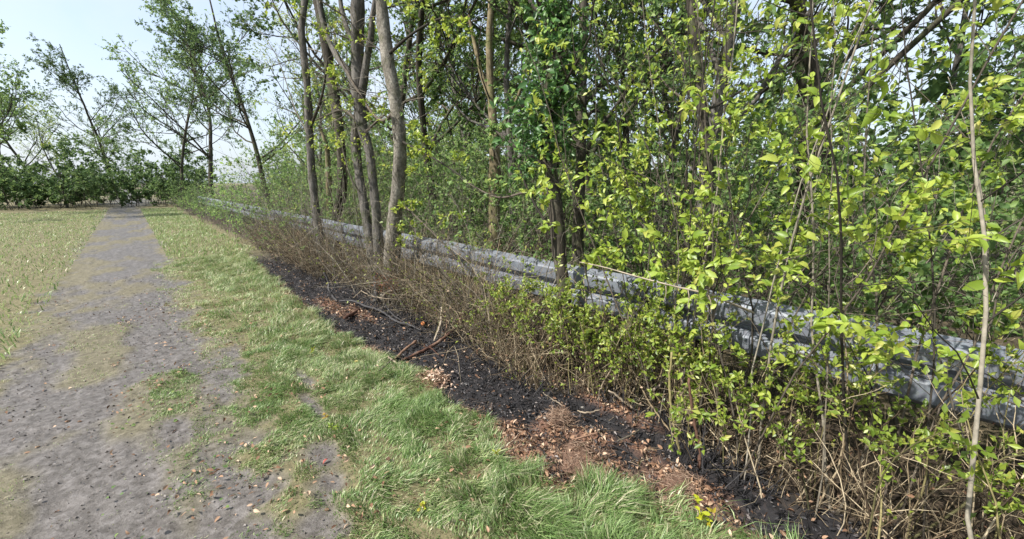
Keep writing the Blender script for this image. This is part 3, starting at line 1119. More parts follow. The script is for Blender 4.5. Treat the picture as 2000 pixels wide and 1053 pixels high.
privet(2.40, 2.98, 'sparse small-leaved hedge shrub left of the ivy clad trunk', .95, 8, (5, 3), 4, .6)
privet(2.34, 2.62, 'low small-leaved hedge shrub between dry brush and the ivy clad trunk', .56, 14, (6, 4), 5, .85)
privet(2.30, 2.26, 'dense small-leaved hedge shrub close beside the ivy clad trunk on its left', .66, 18, (8, 4), 6, 1.0, .10)
privet(2.32, 1.66, 'bushy small-leaved hedge shrub left of the wooden stake', .66, 20, (8, 4), 6)
privet(2.46, 1.40, 'small-leaved hedge shrub arching over the wooden stake', .66, 18, (8, 4), 6)
privet(2.36, 1.00, 'small-leaved hedge shrub right of the wooden stake', .64, 18, (8, 4), 6)
privet(2.24, .62, 'small-leaved hedge shrub crossing the right photo edge', .7, 18, (8, 4), 6)
privet(2.2, .20, 'small-leaved hedge shrub just beyond the right photo edge', .9, 14)
privet(2.05, -.25, 'small-leaved hedge shrub at the far right end of the view', .9, 14)

# ------------------------------------------------------------------ dry scorched brush along the hedge bottom (one uncountable mass)
mb = MB()
NB = 3600
s_ = rng.uniform(-.8, 11.5, NB)
t_ = hedge_t(s_) + .02 + np.abs(rng.normal(size=NB)) * .26
keep = (t_ < 2.70) & (rng.random(NB) < np.where(s_ > 1.9, 1.0, .55))
s_, t_ = s_[keep], t_[keep]
hh = rng.uniform(.14, .80, len(s_)) * np.where(s_ > 4.3, 1.2, np.where(s_ > 2.4, 1.45, .8)) * (.7 + .7 * fbm(t_ * 2, s_ * 2, 90))
st = np.c_[t_, s_, zg(t_, s_) - .02]
dr = np.c_[rng.normal(size=len(s_)) * .28 - .06, rng.normal(size=len(s_)) * .32, np.full(len(s_), 1.0)]
P = walk(st, dr, hh, 6, .17, -.05)
R = rng.uniform(.0012, .0042, len(s_))[:, None] * np.linspace(1, .4, 6)[None]
tubes(mb, P, R, 3)
a, ra = grow(P, R, 3, fr=(.2, 1), ang=(.4, 1.3), lenf=.5, K=4, wob=.25, up=-.03, rfac=.65)
tubes(mb, a, ra, 3)
dry = mb.build('dry_brush', M['twig_brown'], None, kind='stuff')
tag(dry, 'mass of dry brown scorched stems along the hedge bottom', 'brush')
# dead leaves still hanging in the brush
p, d, nn = leaf_frames(a, 1, (.3, 1), 1.0, .3)
keep = rng.random(len(p)) < .3
p, d, nn = p[keep], d[keep], nn[keep]
ml = MB()
L = rng.uniform(.012, .032, len(p))
leaves(ml, p, d, nrm(nn + rng.normal(size=nn.shape)), L, L * .45, 'quad')
dl = ml.build('dead_leaves', M['leaf_dead'], None, kind='stuff')
tag(dl, 'withered brown leaves clinging to the dry brush', 'leaves')
# a few green leaves pushing through the brush
p, d, nn = leaf_frames(P[(P[:, 0, 1] < 4.2) & (P[:, 0, 1] > 1.2)], 5, (.35, 1), .9, .5)
k = rng.random(len(p)) < .55 * sstep(.4, .62, fbm(p[:, 1] * 3, p[:, 2] * 4, 99))
ml = MB()
L = rng.uniform(.014, .03, k.sum())
leaves(ml, p[k] + rng.normal(size=(k.sum(), 3)) * .01, d[k], nn[k], L, L * .5, 'quad')
tag(ml.build('brush_leaves', M['leaf_privet'], None, kind='stuff'), 'small olive leaves pushing through the dry brush', 'leaves')
# bare grey tangle higher up on the left, around the pale trunks and rail
mb = MB()
NB = 560
s_ = rng.uniform(2.4, 11, NB)
t_ = 2.05 + rng.uniform(0, .62, NB) + np.where(s_ > 6, -.1, 0)
st = np.c_[t_, s_, np.zeros(NB)]
dr = np.c_[rng.normal(size=NB) * .25, rng.normal(size=NB) * .40, np.ones(NB)]
hh = np.where(rng.random(NB) < .62, rng.uniform(.3, .75, NB), rng.uniform(.8, 2.2, NB) * np.where(s_ > 3.4, 1.0, .75))
P = walk(st, dr, hh, 9, .12, -.03)
R = rng.uniform(.0025, .0065, NB)[:, None] * np.linspace(1, .35, 9)[None]
tubes(mb, P, R, 4)
a, ra = grow(P, R, 5, fr=(.2, 1), ang=(.4, 1.2), lenf=.45, K=6, wob=.2, up=-.01, rfac=.6)
tubes(mb, a, ra, 3)
b, rb = grow(a, ra, 2, fr=(.2, 1), ang=(.4, 1.2), lenf=.5, K=3, wob=.2, up=0, rfac=.6)
tubes(mb, b, rb, 3)
tg = mb.build('bare_tangle', M['twig_grey'], None, kind='stuff')
tag(tg, 'tangle of bare grey twigs around the left trunks', 'twigs')
p, d, nn = leaf_frames(b, 2, (.3, 1), .8, .6)
keep = rng.random(len(p)) < .16
ml = MB()
L = rng.uniform(.02, .045, keep.sum())
leaves(ml, p[keep], d[keep], nn[keep], L, L * .55, 'quad')
nl = ml.build('new_leaves', M['leaf_privet'], None, kind='stuff')
tag(nl, 'first small green leaves among the bare twigs', 'leaves')

mb = MB()
NB = 520
s_ = rng.uniform(.4, 8.5, NB)
t_ = hedge_t(s_) - np.abs(rng.normal(size=NB)) * .13 + .05
P = walk(np.c_[t_, s_, zg(t_, s_) - .01], np.c_[rng.normal(size=(NB, 2)) * .45, np.ones(NB)], rng.uniform(.04, .26, NB), 5, .12, 0)
tubes(mb, P, rng.uniform(.0015, .005, NB)[:, None] * np.linspace(1, .5, 5)[None], 4, cap=False)
tag(mb.build('charred_stubs', M['char'], None, kind='stuff'), 'short charred stubs standing along the edge of the brush', 'stubs')

# ------------------------------------------------------------------ undergrowth and woodland behind the rail
def mass(name, label, tr, sr, zr, n_stem, lm, tm, leafn, leaf, hmin, hmax, thin=.004, wob=.14, n=(5, 3), lay=.9, kfun=None):
    mb = MB()
    t_ = rng.uniform(*tr, n_stem)
    s_ = rng.uniform(*sr, n_stem)
    if kfun is not None:
        k = kfun(t_, s_)
        t_, s_ = t_[k], s_[k]
    N = len(t_)
    st = np.c_[t_, s_, np.full(N, zr)]
    dr = np.c_[rng.normal(size=N) * .25, rng.normal(size=N) * .25, np.ones(N)]
    P = walk(st, dr, rng.uniform(hmin, hmax, N) * (.45 + 1.1 * fbm(t_ * .35, s_ * .35, 150, 3)), 8, wob * .7, 0)
    R = rng.uniform(thin * .5, thin * 1.4, N)[:, None] * np.linspace(1, .35, 8)[None]
    tubes(mb, P, R, 4)
    a, ra = grow(P, R, n[0], fr=(.12, 1), ang=(.4, 1.2), lenf=.4, K=4, wob=wob, up=.02, rfac=.55)
    tubes(mb, a, ra, 3)
    b, rb = grow(a, ra, n[1], fr=(.2, 1), ang=(.4, 1.2), lenf=.5, K=3, wob=.2, up=.02, rfac=.55)
    if tr[0] < 9 and sr[0] < 8:
        tubes(mb, b, rb, 3)
    o = mb.build(name, M[tm], None, kind='stuff')
    tag(o, label, 'undergrowth')
    p, d, nn = leaf_frames(b, leafn, (.1, 1), .9, .8)
    k = rng.random(len(p)) < lay * (.35 + 1.1 * fbm(p[:, 0] * 1.3 + p[:, 2] * 1.7, p[:, 1] * 1.3 - p[:, 2], 120))
    p, d, nn = p[k], d[k], nn[k]
    ml = MB()
    L = leaf * rng.uniform(.6, 1.4, len(p))
    leaves(ml, p, d, nn, L, L * .58, 'quad')
    f = ml.build(name + '_foliage', M[lm], None, kind='stuff')
    tag(f, 'green leaves of the ' + label, 'foliage')


mass('undergrowth', 'thin leafy undergrowth just behind the guard rail', (3.0, 4.6), (-2.5, 13), -.05, 420, 'leaf_wood', 'twig_grey', 10, .045, .8, 2.6, .005)
mass('thicket', 'thicket of stems and leaves deeper in the wood', (4.6, 9.5), (-6, 24), -.07, 560, 'leaf_wood', 'twig_grey', 14, .085, 1.5, 4.2, .009)
mass('far_woodland', 'far green woodland filling the background', (9.5, 24), (-14, 48), -.07, 560, 'leaf_wood', 'twig_grey', 10, .20, 2.0, 5.5, .016, n=(5, 4), lay=1.3)


# ------------------------------------------------------------------ woodland trees (four kinds, copied)
def wood_tree(h, limbs, leafmat, leaf, bark, per, n):
    root = thing('woodland_tree', (0, 0, 0), '-', 'tree', 'woodland trees behind the guard rail')
    P = walk(np.array([[0, 0, -.15]]), np.array([[.05, .03, 1]]), [h], 18, .055, .09)
    R = (.018 * h * np.linspace(1, .18, 18) ** 0.9)[None] * .6
    R[0, 0] *= 1.3
    mb = MB()
    tubes(mb, P, R, 10, rough=.04)
    mb.build('trunk', M[bark], root)
    a, ra = grow(P, R, limbs, fr=(.22, .97), ang=(.55, 1.15), lenf=.42, K=9, wob=.12, up=.08, rfac=.5)
    for q in range(len(a)):
        mb = MB()
        tubes(mb, a[q:q + 1], ra[q:q + 1], 6)
        mb.build('limb', M[bark], root)
    crown_from(root, a, ra, M[leafmat], M['twig_dark'], n, per, (leaf, leaf * .6), (.5, .5))
    return root


protos = [wood_tree(8.0, 13, 'leaf_wood', .075, 'bark_dark', 12, (9, 7)),
          wood_tree(6.5, 12, 'leaf_wood', .075, 'bark_grey', 12, (9, 7)),
          wood_tree(9.5, 14, 'leaf_deep', .09, 'bark_dark', 12, (9, 7)),
          wood_tree(7.0, 12, 'leaf_spring', .06, 'bark_grey', 7, (8, 6))]
KIND = ['green-leaved woodland tree with dark trunk', 'green-leaved woodland tree with grey trunk', 'tall deep green woodland tree with dark trunk', 'sparse yellow-green woodland tree with grey trunk']
spots = [(4.6, 7.6, 0), (5.4, 10.5, 2), (5.0, 5.4, 1), (5.2, 3.6, 0), (4.8, 2.0, 3), (6.4, 8.2, 3), (6.8, 5.6, 2), (6.2, 1.0, 0), (7.2, 3.6, 1), (5.6, -.6, 2), (8.4, 12.5, 0), (8.6, 8.8, 1),
         (9.0, 5.2, 0), (8.8, 1.8, 2), (8.0, -1.6, 3), (10.5, 15.5, 2), (11.5, 9.8, 3), (11.5, 4.8, 2), (11.0, 0.4, 1), (6.0, 15.0, 1), (7.5, 21, 0), (4.2, 13.5, 3), (13.5, 19, 1), (14.5, 12.5, 0), (14.5, 6.5, 1), (4.4, 19, 2)]
spots = sorted(spots, key=lambda q: math.atan2(q[0], q[1]))
ORD = ['first', 'second', 'third', 'fourth', 'fifth', 'sixth', 'seventh', 'eighth', 'ninth', 'tenth', 'eleventh', 'twelfth', 'thirteenth']
cnt, seen = {}, set()
for (t, s, k) in spots:
    o = protos[k] if k not in seen else copy_tree(protos[k])
    seen.add(k)
    o.location = (t + rng.normal() * .15, s + rng.normal() * .15, 0)
    o.rotation_euler = (0, 0, rng.uniform(0, 6.28))
    sc = rng.uniform(.85, 1.15)
    o.scale = (sc, sc, sc)
    cnt[k] = cnt.get(k, 0) + 1
    o["label"] = KIND[k] + ', ' + ORD[cnt[k] - 1] + ' of its kind from the left'
    o["group"] = 'woodland trees behind the guard rail'
# the far side of the path, outside the photo
side = [(-4.5, 27, 1), (-7, 33, 0), (-3.0, 39, 3), (-9, 41, 2), (-.5, 44, 0), (2.5, 34, 2), (3.2, 26, 0), (-6, 46, 1), (3.4, 41, 1), (-10, 55, 2), (-1, 56, 2), (-5.5, 52, 0), (-13, 50, 1)]
for i, (t, s, k) in enumerate(sorted(side, key=lambda q: math.atan2(q[0], q[1]))):
    o = copy_tree(protos[k])
    o.location = (t, s, 0)
    o.rotation_euler = (0, 0, rng.uniform(0, 6.28))
    q_ = rng.uniform(.7, 1.45)
    o.scale = (q_, q_, q_)
    o["label"] = 'tree across the muddy path, ' + ORD[i] + ' from the left end'
    o["group"] = 'trees across the path'
mass('far_hedge', 'hedge closing the far end of the path', (-16, 5), (34, 46), -.07, 300, 'leaf_deep', 'twig_dark', 9, .18, 1.2, 4.0, .014, n=(5, 4), lay=1.3)
mass('hedge_continuation', 'hedge running on beside the path into the distance', (1.9, 3.2), (8.5, 34), -.05, 320, 'leaf_wood', 'twig_grey', 4, .05, .5, 1.7, .005)

# ------------------------------------------------------------------ grass
def blades(name, label, t, s, z, h, w, lean, mat='grass', rnd=None, wind=(.2, -.35)):
    N = len(t)
    ph = fbm(t * 3.5, s * 3.5, 205, 2) * 16 + rng.normal(size=N) * .75
    dirx = np.stack([np.cos(ph) + wind[0], np.sin(ph) + wind[1], 0 * ph], -1)
    K = 3
    u = np.array([0, .5, 1.0])
    P = np.zeros((N, K, 3))
    P[:, :, 0] = t[:, None] + dirx[:, 0:1] * (h * lean)[:, None] * u[None] ** 1.8
    P[:, :, 1] = s[:, None] + dirx[:, 1:2] * (h * lean)[:, None] * u[None] ** 1.8
    P[:, :, 2] = z[:, None] - .004 + h[:, None] * (u[None] - (lean * .38)[:, None] * u[None] ** 2.2)
    a2 = rng.uniform(0, math.pi, N)
    side_v = np.stack([np.cos(a2), np.sin(a2), 0 * a2], -1)
    V = np.zeros((N, 5, 3))
    for k, wk in enumerate((1.0, .8)):
        V[:, 2 * k] = P[:, k] - side_v * (w * wk)[:, None]
        V[:, 2 * k + 1] = P[:, k] + side_v * (w * wk)[:, None]
    V[:, 4] = P[:, 2]
    b = (np.arange(N) * 5)[:, None, None]
    mb = MB()
    if rnd is None:
        rnd = rng.random(N)
    mb.add(V.reshape(-1, 3), (b + np.array([[0, 1, 3, 2]])[None]).reshape(-1, 4), np.repeat(rnd, 5))
    mb.f.append((b + np.array([[2, 3, 4]])[None]).reshape(-1, 3))
    o = mb.build(name, M[mat], None, kind='stuff')
    return tag(o, label, 'grass')


def grass_field(N, tr, sr, name, label, hs, ws):
    t = rng.uniform(*tr, N)
    s = rng.uniform(*sr, N)
    b, l, p, h = zones(t, s)
    tuft = fbm(t * 8, s * 8, 200, 3)
    clump = fbm(t * 2.2, s * 2.2, 210, 3)
    over = sstep(.05, -.07, t - edge_t(s) + (fbm(t * 6, s * 6, 3) - .5) * .34)
    dens = over * (1 - .86 * p) * (1 - .9 * np.clip(l, 0, 1)) * (1 - h) * (.34 + 1.1 * sstep(.34, .60, tuft))
    dens = dens * (1 - .45 * sstep(.85, .40, t + .3 * (clump - .5)))
    k = rng.random(N) < dens
    t, s, tuft, clump, p = t[k], s[k], tuft[k], clump[k], p[k]
    longz = sstep(1.9, 1.1, s) * sstep(.75, 1.2, t)           # long flopping grass towards the near right
    rim_ = np.exp(-((t - edge_t(s) + .12) / .14) ** 2)
    H = hs * (.34 + .8 * sstep(.25, .75, tuft) + .7 * clump ** 1.3) * (1 + .9 * longz + .35 * rim_) * (1 - .35 * sstep(.95, .5, t)) * rng.uniform(.5, 1.2, len(t)) * (1 - .6 * p)
    rr = np.clip(rng.beta(2.0, 2.2, len(t)) * .78 + (clump - .5) * .6, 0, .85)
    dead = rng.random(len(t)) < (.06 + .14 * (1 - sstep(.35, .6, tuft)))
    rr = np.where(dead, rng.uniform(.86, .999, len(t)), rr)
    return blades(name, label, t, s, zg(t, s), H, ws * rng.choice([.6, .8, 1.0, 1.3, 1.9], len(t)), rng.uniform(.25, 1.15, len(t)), rnd=rr)


grass_field(300000, (-.1, 1.95), (-.35, 4.2), 'verge_grass', 'bright tufted grass on the verge between path and burnt strip', .047, .0017)
grass_field(70000, (.1, 1.9), (4.2, 10.5), 'distant_verge_grass', 'verge grass running away beside the path', .07, .0022)
grass_field(80000, (-1.7, .45), (-.6, 7), 'path_grass', 'thin short grass scattered over the muddy path', .036, .0015)
t = np.concatenate([rng.uniform(-7.5, -.95, 34000), rng.uniform(.4, 1.9, 12000)])
s = np.concatenate([rng.uniform(0, 32, 34000), rng.uniform(10.5, 32, 12000)])
H = .10 * (.4 + fbm(t * 2, s * 2, 220)) * rng.uniform(.6, 1.3, len(t))
blades('meadow_grass', 'meadow grass across the path', t, s, zg(t, s), H, np.full(len(t), .006), rng.uniform(.3, 1, len(t)))

N = 16000
s = rng.uniform(-.3, 7.5, N)
t = edge_t(s) + rng.normal(size=N) * .07 - .02
k = rng.random(N) < sstep(.42, .62, fbm(t * 5, s * 5, 260)) * (1 - .6 * zones(t, s)[0])
t, s = t[k], s[k]
blades('singed_grass', 'singed brown grass fringing the burnt strip', t, s, zg(t, s), rng.uniform(.015, .06, len(t)), rng.uniform(.0008, .002, len(t)), rng.uniform(.4, 1.5, len(t)), mat='straw')

# ------------------------------------------------------------------ burnt litter, straw and leaf litter
def scatter(name, label, N, dens, mat, size, ratio, kind='quad', tilt=.5, lift=.004, cat='litter', tr=(.4, 3.0), sr=(-1.2, 9.5)):
    t = rng.uniform(*tr, N)
    s = rng.uniform(*sr, N)
    k = rng.random(N) < dens(t, s)
    t, s = t[k], s[k]
    n_ = len(t)
    d = np.c_[rng.normal(size=(n_, 2)), rng.normal(size=n_) * tilt * .5]
    nn = np.c_[rng.normal(size=(n_, 2)) * tilt, np.ones(n_)]
    L = size * rng.uniform(.5, 1.6, n_)
    ml = MB()
    leaves(ml, np.c_[t, s, zg(t, s) + lift * rng.uniform(.3, 2.2, n_)], d, nrm(nn), L, L * ratio, kind)
    o = ml.build(name, M[mat], None, kind='stuff')
    return tag(o, label, cat)


scatter('charred_litter', 'charred black flakes and ash over the burnt strip', 70000, lambda t, s: zones(t, s)[0] * .9, 'litter_char', .019, .5, tilt=1.1, lift=.006)
scatter('leaf_litter', 'reddish brown scorched leaf litter at the edge of the burn', 85000, lambda t, s: np.clip(zones(t, s)[1] * 1.1 + zones(t, s)[3] * .07 + .04 * zones(t, s)[0], 0, 1), 'leaf_dead', .025, .5, 'leaf', tilt=1.3, lift=.011)
scatter('scattered_leaves', 'pale dead leaves scattered through the grass', 12000, lambda t, s: np.clip(.10 + 1.3 * (fbm(t * 3, s * 3, 230) - .5), 0, .7) * (1 - zones(t, s)[0]) * sstep(.0, .1, edge_t(s) - t + .1), 'leaf_dead', .024, .5, 'leaf', .8, .02, tr=(-.3, 1.9), sr=(-.5, 6.5))


def ground_twigs(name, label, N, dens, mat, lr, rr, tr=(.9, 2.7), sr=(-.8, 9)):
    t = rng.uniform(*tr, N)
    s = rng.uniform(*sr, N)
    k = rng.random(N) < dens(t, s)
    t, s = t[k], s[k]
    n_ = len(t)
    P = walk(np.c_[t, s, zg(t, s) + .006], np.c_[rng.normal(size=(n_, 2)), rng.uniform(-.05, .22, n_)], rng.uniform(*lr, n_), 5, .14, -.02)
    P[:, :, 2] = np.maximum(P[:, :, 2], zg(P[:, :, 0], P[:, :, 1]) + .003)
    mb = MB()
    tubes(mb, P, rng.uniform(*rr, n_)[:, None] * np.linspace(1, .5, 5)[None], 3)
    return tag(mb.build(name, M[mat], None, kind='stuff'), label, 'twigs')


ground_twigs('charred_twigs', 'thin charred twigs lying on the burnt strip', 5200, lambda t, s: zones(t, s)[0] * .8, 'char', (.04, .24), (.001, .0035))
ground_twigs('fallen_twigs', 'thin brown twigs and straw lying around the burn', 7000, lambda t, s: np.clip(zones(t, s)[1] * .7 + zones(t, s)[3] * .3 + zones(t, s)[0] * .14, 0, 1), 'twig_brown', (.03, .16), (.0008, .0022))


scatter('verge_weeds', 'small round clover leaves dotted through the grass', 5000, lambda t, s: sstep(.5, .68, fbm(t * 3, s * 3, 240)) * (1 - zones(t, s)[0]) * sstep(.0, .1, edge_t(s) - t - .02) * (1 - .7 * zones(t, s)[2]), 'leaf_wood', .016, .9, 'leaf', .5, .018, 'weeds', tr=(-.3, 1.9), sr=(-.5, 7))
scatter('path_crumbs', 'crumbs of soil and grit on the muddy path', 9000, lambda t, s: zones(t, s)[2] * .8, 'grit', .011, .8, 'leaf', .9, .003, 'grit', tr=(-1.2, .9), sr=(-.5, 9))
scatter('path_leaves', 'dead leaf scraps trodden into the path', 1500, lambda t, s: zones(t, s)[2] * sstep(.45, .6, fbm(t * 2, s * 2, 250)), 'leaf_dead', .022, .5, 'leaf', .5, .006, tr=(-1.2, .9), sr=(-.5, 9))


# ------------------------------------------------------------------ single sticks and branches
def stick(name, label, pts, mat, forks=(), cat='stick', sides=7):
    """pts: (px, py, z, width_px)"""
    def path(pp):
        P = np.array([on_z(a, b, z) for a, b, z, w in pp])
        Rr = np.array([w * .5 * depth_of(q) / F_PX for q, (_, _, _, w) in zip(P, pp)])
        P[:, 2] = np.maximum(P[:, 2], zg(P[:, 0], P[:, 1]) + Rr * .6)
        f = smooth_path(np.c_[P, Rr], max(8, 5 * len(pp)))
        return f[:, :3] + rng.normal(size=(len(f), 3)) * .002, np.maximum(f[:, 3], .0012)
    P, Rr = path(pts)
    root = thing(name, P[0], label, cat)
    mb = MB()
    tubes(mb, P[None], Rr[None], sides, rough=.12, cap=True)
    mb.build('shaft', M[mat], root)
    for fk in forks:
        P, Rr = path(fk)
        mb = MB()
        tubes(mb, P[None], Rr[None], 5, rough=.05, cap=True)
        mb.build('side_twig', M[mat], root)
    return root


stick('fallen_branch', 'long half-burnt branch propped from the grass edge up into the brush',
      [(773, 712, .02, 4), (809, 693, .025, 6), (849, 673, .05, 7), (889, 640, .12, 5), (901, 618, .17, 4), (911, 586, .26, 3)], 'half_char',
      [[(838, 678, .04, 2.5), (846, 683, .05, 2.5), (857, 694, .02, 2)], [(832, 680, .04, 2), (828, 672, .07, 1.5)]], 'branch')
stick('peeled_stick', 'short reddish peeled stick lying beside the half-burnt branch', [(768, 704, .02, 5), (791, 683, .03, 5), (814, 665, .04, 4)], 'stick_red')
stick('snapped_stick', 'thin snapped stick crossing the grass edge', [(737, 728, .03, 2.5), (759, 709, .05, 3), (766, 702, .06, 2.5)], 'twig_dark')
stick('crossing_stick', 'short pale stick crossing the lower ends of the red sticks', [(758, 696, .05, 3), (770, 707, .045, 4), (786, 718, .02, 3)], 'twig_bone')
stick('burnt_branch', 'long black burnt branch lying across the charred soil', [(662, 588, .03, 3), (690, 588, .05, 4), (711, 597, .04, 5), (743, 607, .06, 4.5), (775, 628, .03, 5), (797, 633, .04, 4), (823, 646, .02, 2.5)], 'char',
      [[(752, 596, .13, 2.5), (768, 615, .08, 3), (795, 633, .03, 3)], [(711, 597, .04, 2.5), (722, 584, .10, 2), (738, 578, .15, 1.5)], [(775, 628, .03, 2), (764, 640, .02, 1.5), (760, 652, .02, 1)]], 'branch')
stick('leaning_burnt_branch', 'black burnt branch leaning from the soil at the left', [(659, 590, .0, 6), (650, 578, .07, 5.5), (643, 567, .14, 5), (641, 550, .24, 4), (633, 532, .36, 2.5)], 'char', [[(646, 572, .12, 2.5), (655, 556, .22, 2), (658, 540, .3, 1.2)], [(641, 550, .24, 2), (628, 544, .29, 1.5)]], 'branch')
stick('burnt_stump', 'black burnt stump at the foot of the pale trunk', [(735, 592, .0, 11), (734, 570, .12, 10), (733, 545, .26, 8), (735, 535, .31, 6)], 'char', (), 'stump', 9)
stick('bark_slab', 'dark red charred slab of bark near the left grass edge', [(672, 622, .02, 5), (686, 614, .03, 8), (701, 605, .03, 5)], 'half_char', (), 'bark')
stick('upright_twig', 'upright pale twig rising from the half-burnt branch', [(848, 666, .02, 3), (858, 640, .13, 4), (862, 622, .2, 5), (863, 600, .28, 3)], 'twig_bone', (), 'twig')
stick('reddish_upright', 'thin reddish upright twig right of the pale upright twig', [(868, 668, .01, 3), (872, 640, .1, 3), (876, 612, .2, 3)], 'stick_red', (), 'twig')
stick('forked_pale_twig', 'pale forked bare twig above the black burnt branch', [(705, 568, .22, 1.6), (722, 577, .2, 2), (748, 583, .18, 2.2), (785, 585, .16, 1.4)], 'twig_bone',
      [[(745, 581, .18, 1.6), (759, 569, .24, 2), (789, 565, .26, 1.3)], [(705, 568, .22, 1.4), (690, 582, .12, 1.2)]], 'twig')
stick('thick_stick', 'thick tan stick leaning beside the wooden stake', [(1246, 782, .05, 6), (1270, 765, .12, 6), (1296, 748, .2, 5)], 'twig_bone', [[(1258, 773, .09, 3), (1266, 752, .18, 2)]])
stick('pale_leaning_stick', 'pale stick sloping down to the left of the wooden stake', [(1188, 761, .14, 3), (1212, 779, .09, 4), (1236, 798, .03, 4)], 'twig_bone')
stick('curved_pale_twig', 'curved pale twig standing left of the wooden stake', [(1167, 782, .02, 2.5), (1176, 752, .13, 3), (1188, 732, .21, 3), (1197, 716, .28, 2)], 'twig_bone', (), 'twig')
stick('red_ended_stick', 'red ended stick lying on the black soil by the straw mound', [(1118, 860, .02, 3.5), (1140, 853, .03, 4), (1168, 846, .03, 3.5)], 'stick_red')
stick('grey_ground_stick', 'straight grey stick lying on the burnt soil at right', [(1205, 862, .02, 3.5), (1228, 852, .03, 3.5), (1250, 840, .03, 3)], 'twig_grey')
stick('long_dry_stem', 'long dry stem slanting down right of the wooden stake', [(1236, 724, .3, 2.5), (1262, 775, .16, 3), (1286, 812, .07, 3.5), (1320, 856, .02, 3.5)], 'twig_brown', (), 'stem')
stick('thin_slanting_stick', 'thin straight stick slanting above the straw mound', [(1060, 767, .12, 2), (1080, 780, .07, 2.5), (1101, 794, .03, 2.5)], 'twig_bone')
stick('white_root', 'short pale root behind the straw mound', [(1128, 802, .02, 2), (1142, 807, .02, 4), (1155, 805, .025, 3), (1172, 800, .03, 2)], 'twig_bone', (), 'root')
stick('brown_hedge_stem', 'smooth brown stem bending up near the right photo edge', [(1366, 914, .0, 7), (1366, 872, .12, 6), (1352, 800, .34, 6), (1345, 740, .52, 5)], 'stick_red', (), 'stem')
stick('green_hedge_stem', 'olive stem rising left of the smooth brown stem', [(1328, 884, .0, 5), (1317, 835, .15, 5), (1308, 760, .36, 5), (1312, 690, .58, 4)], 'twig_olive', (), 'stem')
# fans of dark burnt stems leaning at the bottom right
for i, (x0, y0, x1, y1) in enumerate([(1352, 905, 1330, 800), (1338, 915, 1300, 815), (1362, 925, 1318, 830), (1322, 890, 1285, 800), (1372, 930, 1380, 820)]):
    stick('charred_stem', ('leftmost', 'second', 'third', 'fourth', 'rightmost')[[3, 1, 2, 0, 4].index(i)] + ' of five thin charred stems leaning at the bottom right', [(x0, y0, .0, 3), ((x0 + x1) / 2 - 3, (y0 + y1) / 2, .14, 3), (x1, y1, .3, 2)], 'char', (), 'stem')['group'] = 'charred stems at the bottom right'

# wooden stake in the hedge
b = on_z(1229, 772)
stk = thing('wooden_stake', (b[0], b[1], 0), 'short mossy wooden stake standing in the hedge bottom', 'stake')
mb = MB()
hs_ = np.linspace(-.05, .30, 9)
tubes(mb, np.stack([b[0] + 0 * hs_ + .01 * np.sin(hs_ * 9), b[1] + .03 * hs_, hs_], -1)[None], (np.full(9, .019) * (1 + .06 * rng.normal(size=9)))[None], 9, rough=.05, cap=True)
mb.build('shaft', M['bark_moss'], stk)

# freshly cut stub with an orange face
b = on_z(826, 632, .05)
stub = thing('cut_stub', (b[0], b[1], 0), 'cut stub with an orange face beside the black burnt branch', 'stub')
dirn = nrm(np.array([-.75, -.5, .25]))
mb = MB()
pp = np.stack([b - dirn * q for q in (.0, .04, .09)])
pp[-1, 2] = -.03
tubes(mb, pp[None], np.array([[.024, .026, .03]]), 10, rough=.05)
mb.build('shaft', M['char'], stub)
mb = MB()
tubes(mb, np.stack([b - dirn * .004, b + dirn * .003])[None], np.array([[.0225, .0215]]), 10, cap=True)
mb.build('cut_face', M['cut_wood'], stub)


# ------------------------------------------------------------------ clumps, stones, seedlings, single leaves
def straw_clump(name, label, px, py, r, h, N, mat='straw', spread=1.0):
    b = on_z(px, py)
    root = thing(name, (b[0], b[1], 0), label, 'straw')
    # soil heart
    mb = MB()
    th = np.linspace(0, 2 * math.pi, 15)[:-1]
    V, rings = [], 6
    for k in range(rings):
        u = k / (rings - 1)
        rr = r * .85 * math.cos(u * math.pi / 2) * (1 + .16 * rng.normal(size=14)) + .002
        V.append(np.stack([b[0] + rr * np.cos(th), b[1] + rr * np.sin(th), np.full(14, -.01 + (h * .8 + .01) * math.sin(u * math.pi / 2))], -1))
    F = [(k * 14 + i, k * 14 + (i + 1) % 14, (k + 1) * 14 + (i + 1) % 14, (k + 1) * 14 + i) for k in range(rings - 1) for i in range(14)]
    mb.add(np.vstack(V), np.array(F))
    mb.build('mound', M['soil_brown'], root)
    q = rng.normal(size=(N, 2)) * r * .55 * spread
    dist = np.minimum(np.linalg.norm(q, axis=1) / r, 1)
    st = np.c_[b[0] + q[:, 0], b[1] + q[:, 1], h * .8 * np.sqrt(1 - dist ** 2) - .004]
    P = walk(st, np.c_[rng.normal(size=(N, 2)) * .9, rng.uniform(-.1, .7, N)], rng.uniform(.03, .09, N), 5, .3, -.12)
    P[:, :, 2] = np.maximum(P[:, :, 2], .002)
    mb = MB()
    tubes(mb, P, rng.uniform(.0007, .0018, N)[:, None] * np.linspace(1, .5, 5)[None], 3)
    mb.build('stalks', M[mat], root, kind='stuff')
    return root


